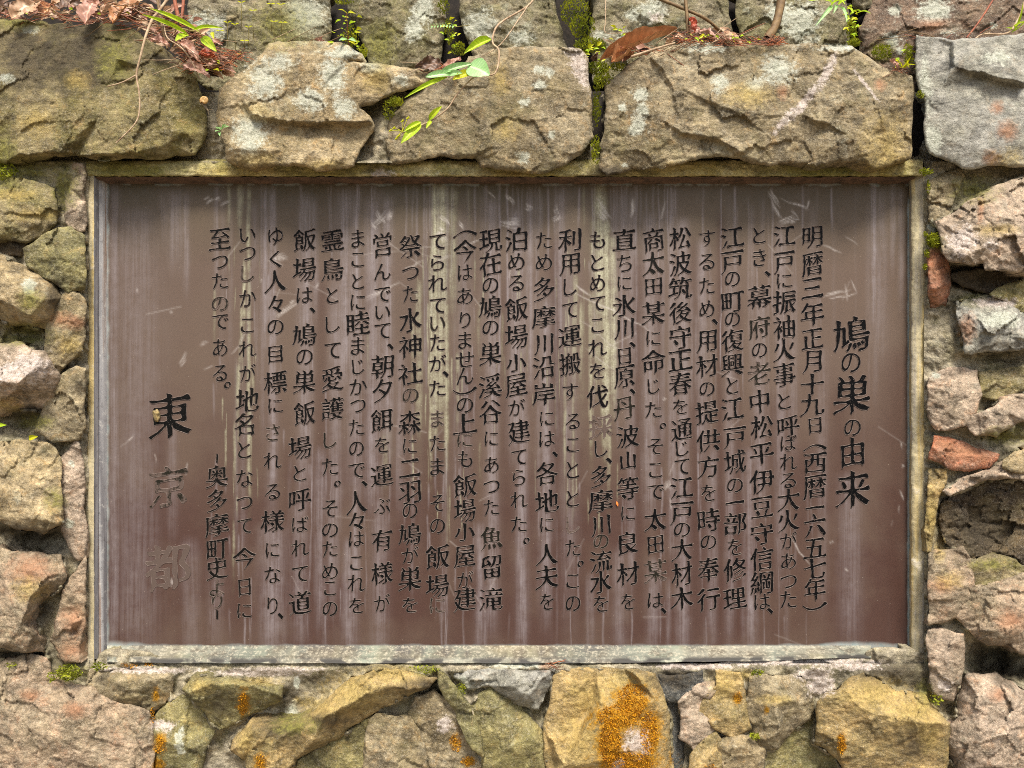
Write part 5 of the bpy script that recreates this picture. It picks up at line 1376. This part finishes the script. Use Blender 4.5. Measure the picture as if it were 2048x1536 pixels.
tw = plant('hanging_twig', (340,-10,.05), 'bare pale forked twig hanging down over the long olive brown boulder', 'twig')
part('branch', tube([(344,-14,.04),(317,23,.09),(305,38,.11),(292,71,.14),(282,109,.15),(273,150,.15),(278,183,.15),(279,221,.15),(269,249,.155),(232,286,.16)], .0026, .0012), TWIG, tw)
part('side_shoot', tube([(273,150,.15),(244,165,.155),(214,173,.16)], .0016, .0009), TWIG, tw)
tw = plant('fallen_twig', (328,51,.08), 'thin curved twig lying against the right end of the long olive brown boulder', 'twig')
part('branch', tube([(320,20,.02),(328,51,.06),(335,76,.09),(361,94,.11),(381,119,.11),(399,157,.10)], .0014, .0009), TWIG, tw)
part('side_shoot', tube([(381,124,.11),(343,135,.125),(305,149,.13)], .0008, .0006), TWIG, tw)

for lab, pts, r0, r1, m in [
    ('upright reddish stem, left of the pair above the pinkish dead leaf', [(346,-20,0),(353,20,.02),(362,50,.03)], .0042, .0034, RED),
    ('upright reddish stem, right of the pair above the pinkish dead leaf', [(368,-20,0),(366,15,.02),(362,42,.03)], .0034, .0028, RED),
    ('straight tan stem in front of the dead leaves', [(312,-20,.04),(319,25,.05),(326,60,.06),(335,98,.07)], .0034, .0022, STEM),
    ('thin brown stem bent over the left dead leaves', [(225,-20,.03),(235,14,.05),(240,34,.06)], .003, .002, STEM),
    ('arching tan stem above the curled leaf', [(1290,-14,-.01),(1330,2,.02),(1366,17,.04),(1412,38,.04),(1444,66,.02)], .0034, .0028, STEM),
    ('upright tan stem rising from the orange needles', [(1369,-20,.04),(1374,33,.05),(1376,80,.05)], .0036, .003, STEM),
    ('thick mossy brown stem in front of the pale spotted boulder', [(1566,-20,.02),(1553,46,.03),(1534,78,.04)], .0075, .0085, STEM),
    ('thin dark stick leaning on the reddish brown boulder', [(1992,-10,-.02),(1962,38,.02),(1933,76,.05)], .0020, .0016, RED),
    ('pale forked twig at the foot of the grass tuft', [(2050,0,-.02),(2040,30,.0),(2016,66,.04),(1968,68,.06),(1950,78,.07)], .0024, .0014, TWIG),
    ('fine hair-like tendril on the lichen crusted boulder', [(1211,-10,-.04),(1211,40,-.02),(1212,66,0),(1252,66,.03),(1290,81,.05)], .0008, .0006, TWIG),
    ('thin pale twig slanting under the curled leaf', [(1262,114,.10),(1310,98,.11),(1350,86,.10)], .0026, .0018, TWIG)]:
    o = part('plant_stem', tube(pts, r0, r1), m, None)
    tag(o, lab, 'stem')

v = plant('fern_rosette', (1668,8,-.02), 'rosette of strap shaped pale and lime leaves in the right dark gap', 'fern')
for k, (a, b, w, m) in enumerate([((1665,12,-.01),(1631,52,.05),8,'pale'),((1672,14,-.01),(1694,44,.05),8,'pale'),((1668,12,-.01),(1667,27,.04),7,'pale'),((1676,10,-.01),(1690,3,.04),7,'lime'),((1664,8,-.01),(1690,9,.05),7,'lime'),((1665,8,-.01),(1616,2,.04),7,'lime'),((1662,10,0),(1655,1,.03),8,'lime'),
        ((1700,30,-.01),(1722,22,.03),6,'lime'),((1712,28,-.01),(1742,27,.03),5,'lime'),((1694,18,-.01),(1706,28,.02),6,'lime')]):
    part('leaf', blade(a, b, w, .3, .1, k + 60), LM[m], v)
v = plant('grass_tuft', (2025,66,0), 'small tuft of lime grass at the top right corner', 'grass tuft')
for k, (a, b, w) in enumerate([((2022,64,.01),(2054,28,.06),6),((2018,62,.01),(2056,44,.07),5),((2026,64,.01),(2046,5,.04),5),((2024,66,.01),(2010,56,.05),4)]):
    part('leaf', blade(a, b, w, .3, .1, k + 80), LM['lime'], v)
v = plant('grass_seedling', (1800,138,.05), 'little grass seedling in the notch beside the smooth grey boulder', 'seedling')
for k, (a, b, w) in enumerate([((1800,136,.06),(1797,124,.09),4),((1803,136,.06),(1822,112,.09),5),((1806,138,.06),(1812,118,.1),5),((1805,136,.06),(1832,130,.09),4)]):
    part('leaf', blade(a, b, w, .3, .1, k + 90), LM['yellow'], v)
v = plant('clover_seedling', (435,266,.09), 'tiny pale green seedling on the left edge of the lichen blotched boulder', 'seedling')
for k, (a, b, w) in enumerate([((440,262,.10),(430,263,.12),6),((442,260,.10),(436,254,.12),6),((444,260,.1),(452,248,.12),5),((448,256,.1),(458,253,.12),5),((440,264,.1),(440,272,.12),6),((446,257,.1),(447,248,.12),5),((436,258,.1),(430,254,.12),4)]):
    part('leaf', blade(a, b, w, .2, .05, k + 100), LM['pale'], v)
v = plant('paired_leaf_seedling', (696,92,.03), 'seedling with two pairs of leaves in the gap behind the pointed boulder', 'seedling')
part('stem', tube([(698,92,.03),(695,58,.05),(693,25,.06)], .0008, .0006), RED, v)
for k, (a, b, w, m) in enumerate([((693,26,.06),(677,19,.09),6,'yellow'),((695,27,.06),(711,27,.09),5,'yellow'),((695,80,.06),(678,81,.09),8,'pale'),((697,79,.06),(712,83,.09),8,'pale'),((668,66,.06),(664,64,.07),7,'lime'),((672,88,.06),(654,84,.08),6,'lime')]):
    part('leaf', blade(a, b, w, .2, .05, k + 120), LM[m], v)
v = plant('fern_frond', (905,54,-.02), 'small green fern frond across the dark gap left of the hanging vine', 'fern')
part('stem', tube([(940,50,-.02),(905,54,.02),(884,50,.05),(862,52,.06)], .0007, .0005), GST, v)
for k in range(16):
    x = 862 + k * 3; y = 52 - 2 * math.sin(k / 5)
    part('leaflet', blade((x, y, .05), (x - 2, y + (5 if k % 2 else -5), .06), 3.2, .2, .05, k + 150, nu=4, nv=1), LM['pale'], v)
SEED = [(483,6),(506,22),(542,8),(562,10),(489,82),(470,50),(548,44),(566,45),(497,55),(440,62),(455,46),(480,108)]
for k, (x, y) in enumerate(SEED):
    v = plant('thread_seedling', (x, 92, -.05), 'hair-thin seedling with a pair of tiny yellow leaves against the mottled grey boulder', 'seedling', 'thread-like seedlings on the mottled grey boulder')
    yb = min(100, y + 55)
    part('stem', tube([(x + 1, yb, -.06),(x, (y + yb) / 2, -.045),(x, y, -.04)], .0007, .0005, 5, 3), GST, v)
    for sgn in (-1, 1):
        part('leaf', blade((x, y, -.04), (x + sgn * 9, y - 2 + (k * 7 % 5) - 2, -.03), 3.6, .2, .05, k + 200, nu=4, nv=1), LM['yellow'], v)

# dead leaves on the ledge
DL = [
 ((1200,120,.08),(1354,60,.04),27,'brown',1.25,'long curled orange brown dead leaf on the ledge above the slanting vein boulder'),
 ((1222,124,.10),(1268,108,.07),26,'brown',.9,'broad drooping lobe of brown dead leaf under the long curled one'),
 ((886,131,.06),(830,133,.08),28,'dark',.25,'dark brown ribbed dead leaf lying above the plain brown boulder'),
 ((922,117,.08),(880,150,.10),14,'pinkl',.4,'narrow pinkish dead leaf under the pale vine leaf'),
 ((655,90,.05),(629,78,.07),11,'pinkl',.3,'small pinkish dead leaf on top of the pale blotched boulder'),
 ((1397,62,.05),(1434,76,.08),16,'pinkl',.15,'oval pinkish dead leaf beside the tan stem'),
 ((1379,36,.05),(1390,64,.06),16,'redl',.3,'red brown dead leaf standing against the tan stem'),
 ((1440,88,.06),(1466,79,.09),14,'pinkl',.3,'small pale pink dead leaf, right end of the needle litter'),
 ((1186,122,.05),(1196,104,.07),12,'dark',.3,'small dark dead leaf at the left tip of the curled one'),
 ((1330,88,.05),(1352,78,.06),12,'tan',.2,'tan scrap of dead leaf below the curled one'),
 ((1780,120,.07),(1798,138,.08),10,'pinkl',.3,'pink dead leaf lodged in the notch beside the smooth grey boulder'),
 ((24,38,.09),(82,2,.06),36,'tan',.3,'large pale tan dead leaf, leftmost of the heap'),
 ((170,48,.10),(194,0,.06),34,'pinkl',.3,'broad pinkish tan dead leaf standing upright in the heap'),
 ((224,44,.09),(280,4,.05),34,'brown',.3,'large brown dead leaf right of the upright pinkish one'),
 ((84,34,.06),(112,6,.03),24,'brown',.4,'brown dead leaf right of the large pale tan one'),
 ((200,24,.08),(256,12,.06),14,'tan',.4,'long narrow yellowish dead leaf across the heap'),
 ((120,20,.05),(170,-6,.02),26,'dark',.3,'dark dead leaf at the back of the heap'),
 ((0,24,.06),(32,10,.03),18,'dark',.35,'dark dead leaf at the left edge of the picture'),
 ((268,40,.05),(300,20,.04),22,'dark',.35,'dark crumpled dead leaf below the straight tan stem'),
 ((302,80,.08),(340,92,.09),18,'pinkl',.3,'pinkish dead leaf below the reddish stems'),
 ((362,84,.08),(398,122,.10),22,'pinkl',.35,'long pinkish dead leaf slanting down toward the snail'),
 ((366,132,.09),(420,152,.10),24,'pinkl',.25,'flat pinkish dead leaf at the mouth of the left gap'),
 ((394,108,.07),(434,116,.08),18,'redl',.35,'red brown dead leaf in the left gap'),
 ((410,126,.08),(446,132,.08),14,'pinkl',.35,'small pinkish dead leaf among the red needles of the left gap'),
 ((385,100,.06),(404,112,.07),11,'dark',.3,'dark dead leaf scrap between the two reddish ones'),
]
for k, (a, b, w, m, cu, lab) in enumerate(DL):
    g = blade(a, b, w, cu, (-.03 if k < 2 else .08), k + 300, nu=26, nv=6, crump=1.0, twist=(.7 if k == 0 else random.uniform(-.7, .7)), side=(random.uniform(-.3, .3), -1, random.uniform(.0, .7)))
    o = part('dead_leaf', g, LM[m], None)
    tag(o, lab, 'leaf', 'dead leaves on the ledge')

# countless small stuff: needle litter, leaf crumbs, moss
def litter(name, spots, mats, size, kinds='needle'):
    V, F, MI = [], [], []
    for x, y, rx, ry, d, n in spots:
        for _ in range(n):
            a = random.uniform(0, 6.28); q = math.sqrt(random.random())
            px, py = x + rx * q * math.cos(a), y + ry * q * math.sin(a)
            dd = d + random.uniform(-.02, .02)
            L = random.uniform(*size); th = random.uniform(-.7, .7) + (math.pi if random.random() < .5 else 0)
            p1 = (px + L * math.cos(th), py + L * math.sin(th), dd + random.uniform(-.006, .006))
            if kinds == 'needle': g = tube([(px, py, dd), ((px + p1[0]) / 2 + random.uniform(-2, 2), (py + p1[1]) / 2 + random.uniform(-2, 2), dd), p1], .0007, .0004, 4, 2)
            else: g = blade((px, py, dd), p1, L * random.uniform(.35, .7), random.uniform(.2, .6), .08, random.randint(0, 9999), nu=4, nv=2, side=(random.uniform(-.5, .5), -1, random.uniform(0, .9)))
            o = len(V); V += g[0]; F += [tuple(i + o for i in f) for f in g[1]]
            MI += [random.randrange(len(mats))] * len(g[1])
    ob = mesh_obj(name, V, F, mats[0], None, True)
    for m in mats[1:]: ob.data.materials.append(m)
    ob.data.polygons.foreach_set('material_index', np.array(MI, dtype=np.int32)); ob.data.update()
    return ob
NM = [plain_mat('rusty_needle', lin(166,98,60), .8), plain_mat('brown_needle', lin(116,80,58), .8), plain_mat('dark_needle', lin(84,56,44), .8)]
o = litter('needle_litter', [(400,122,50,22,.07,150),(445,118,30,14,.06,90),(470,110,26,10,.04,60),(390,90,40,20,.04,70),(1380,76,34,10,.06,110),(1440,82,30,10,.06,90),(1545,84,24,7,.07,100),(1480,84,50,6,.06,60),(1300,106,50,8,.06,30),(1795,140,18,8,.06,30),(120,26,130,22,.05,60),(260,40,70,24,.05,60),(890,138,30,8,.07,20),(1110,1334,5,12,.05,24),(340,60,40,30,.05,70)], NM, (8, 24))
tag(o, 'rusty needle litter caught on the ledge and in the gaps', 'litter', kind='stuff')
o = litter('twig_litter', [(120,22,170,26,.07,70),(280,50,80,36,.07,50),(390,100,50,40,.09,26),(1320,98,70,12,.08,18),(1440,80,90,14,.08,36),(1900,74,120,10,.06,14),(600,84,70,8,.04,10),(870,138,50,8,.07,12)], [TWIG, STEM, RED], (24, 70))
tag(o, 'tangle of thin dry twigs among the dead leaves along the ledge', 'twigs', kind='stuff')
o = litter('seedling_carpet', [(700,60,26,40,-.05,26),(900,70,20,36,-.08,18),(1190,120,34,30,.03,26),(1700,50,20,40,-.06,22),(1810,120,30,24,.05,20),(430,130,40,14,.08,12),(1440,76,80,10,.08,22),(1236,70,50,14,-.05,10),(150,30,150,14,.06,10)], [LM['lime'], LM['yellow']], (5, 13), 'leaf')
tag(o, 'tiny lime green sprouts scattered in the gaps', 'sprouts', kind='stuff')
o = litter('leaf_litter', [(130,22,190,20,.0,60),(260,34,80,24,.0,30),(380,100,60,40,.03,60),(430,135,24,14,.06,40),(1420,74,60,10,.04,26),(1300,104,60,8,.05,12),(330,50,60,40,.0,30)], [LM['tan'], LM['dark'], LM['pinkl'], LM['tan']], (14, 34), 'leaf')
tag(o, 'crumbled dead leaf fragments packed along the top of the wall', 'litter', kind='stuff')

MOSS = [(1150,25,30,30,-.10,520),(1165,55,25,25,-.08,420),(1180,92,32,15,-.02,520),(1196,138,22,14,.04,360),(1197,165,10,16,.06,160),(1193,215,8,40,.05,200),(1191,300,10,30,.06,200),(702,75,16,22,-.08,240),(725,105,10,14,.0,120),(887,15,12,16,-.10,120),(899,62,9,30,-.10,160),(918,100,14,14,-.06,150),(792,205,15,10,.07,180),(778,222,12,20,.06,120),(1702,60,10,24,-.10,220),(1708,86,13,8,-.06,160),
        (1764,106,22,16,-.06,260),(1814,108,10,20,.05,160),(1840,190,8,8,.07,90),(1868,482,16,15,.055,420),(1852,508,4,8,.05,60),(1849,470,3,5,.05,30),(1848,535,3,6,.05,40),(140,1345,26,16,.075,420),(200,1332,16,7,.07,130),(105,1352,10,10,.07,60),(12,345,24,16,.05,200),(1508,1472,10,7,.075,100),(1516,1345,14,6,.07,90),(1850,345,14,6,.06,100),(1856,376,4,14,.05,40),(1870,1398,12,10,.07,70),(690,5,20,6,-.10,80),
        (1215,160,16,16,.06,120),(1236,135,16,8,.06,120),(1850,160,8,30,.06,60),(25,1330,12,6,.06,40),(850,1338,30,8,.05,90),(922,1378,9,12,.06,80)]
def moss(name, spots, c, h):
    V, F = [], []
    for x, y, rx, ry, d, n in spots:
        for _ in range(n):
            a = random.uniform(0, 6.28); q = math.sqrt(random.random())
            px, py = x + rx * q * math.cos(a), y + ry * q * math.sin(a)
            if d is None: dd = surf(px, py) + .0005
            else: dd = d + .012 * (1 - q * q) + random.uniform(-.004, .004)
            p0 = Vector(W(px, py, dd)); hh = random.uniform(.5, 1.2) * h
            dr = Vector((random.uniform(-1, 1), -1.1, random.uniform(-.5, 1.2))).normalized() * hh
            sd = Vector((random.uniform(-1, 1), random.uniform(-.4, .4), random.uniform(-1, 1))).normalized() * hh * .26
            o = len(V); V += [tuple(p0 - sd * .5), tuple(p0 + dr * .55 - sd), tuple(p0 + dr), tuple(p0 + dr * .55 + sd), tuple(p0 + sd * .5)]
            F.append((o, o + 1, o + 2, o + 3, o + 4))
    return mesh_obj(name, V, F, c, None, False)
MG = leaf_mat('bright_moss', lin(168,172,36), lin(96,108,22), .2, .8, 30)
o = moss('moss', MOSS, MG, .0065); tag(o, 'bright green moss tufts in the gaps and on the ledge', 'moss', kind='stuff')
MO = leaf_mat('orange_crust', lin(214,156,12), lin(160,102,8), .1, .9, 50)
OR = [(1264,1400,30,34,None,800),(1240,1432,46,24,None,800),(1220,1485,22,42,None,800),(1298,1465,18,44,None,700),(1255,1526,52,22,None,900),(320,1490,10,18,None,120),(486,1408,10,22,None,140),(522,1522,11,16,None,70),(1683,1486,8,22,None,160),(298,1328,8,5,None,60),(912,1486,12,18,None,110),(937,1522,16,10,None,100),(306,1430,5,16,None,60),(258,1330,18,5,None,60),(1420,1536,14,8,None,70),(1476,1396,8,14,None,50)]
o = moss('orange_lichen', OR, MO, .0042); tag(o, 'orange crust of fuzzy lichen on the lower stones', 'lichen', kind='stuff')

# snail in the left gap
sn = plant('snail', (410,206,.075), 'small snail with a tan shell in the gap beside the long olive brown boulder', 'snail')
V, F = [], []
nt_, ns_ = 46, 9
for i in range(nt_):
    a = i / (nt_ - 1) * 2.6 * 2 * math.pi; r = .0008 + .0052 * (a / 16.3) ** 1.2; tr = .0006 + .0030 * (a / 16.3)
    c = Vector(W(409, 201, .088)) + Vector((math.cos(a) * r, .0022 * (a / 16.3) - .002, math.sin(a) * r))
    rad = Vector((math.cos(a), 0, math.sin(a)))
    for k in range(ns_):
        b = k / ns_ * 6.2832
        V.append(tuple(c + rad * math.cos(b) * tr + Vector((0, -1, 0)) * math.sin(b) * tr))
for i in range(nt_ - 1):
    for k in range(ns_):
        F.append((i * ns_ + k, i * ns_ + (k + 1) % ns_, (i + 1) * ns_ + (k + 1) % ns_, (i + 1) * ns_ + k))
part('shell', (V, F), plain_mat('snail_shell', lin(206,170,110), .35, lin(150,112,64), 200), sn)
SB = plain_mat('snail_flesh', lin(150,132,104), .4, lin(110,94,70), 200)
g = tube([(405,206,.078),(409,211,.082),(413,217,.082),(417,222,.081)], .003, .0014, 8, 4)
o_ = part('body', g, SB, sn)
for x, y in ((424,219),(417,229)):
    part('tentacle', tube([(416,220,.082),((416 + x) / 2, (220 + y) / 2, .083),(x, y, .083)], .0005, .0004, 5, 2), SB, sn)

# loose specks: a yellow leaflet, a green leaf tip, an orange petal caught on the plaque
o = part('fallen_leaflet', blade((58,877,.075),(76,873,.08),10,.3,.08,901), LM['yellow'], None); tag(o, 'tiny yellow leaflet stuck on the mortar under the diamond shaped stone', 'leaf')
o = part('leaf_tip', blade((-12,850,.09),(13,850,.10),9,.2,.05,902), LM['lime'], None); tag(o, 'green leaf tip poking in from the left edge', 'leaf')
o = part('fallen_petal', blade((1233,1003,.002),(1236,1013,.003),4,.2,.05,903), plain_mat('orange_petal', lin(236,120,50), .6), None); tag(o, 'tiny orange petal stuck to the plaque', 'petal')
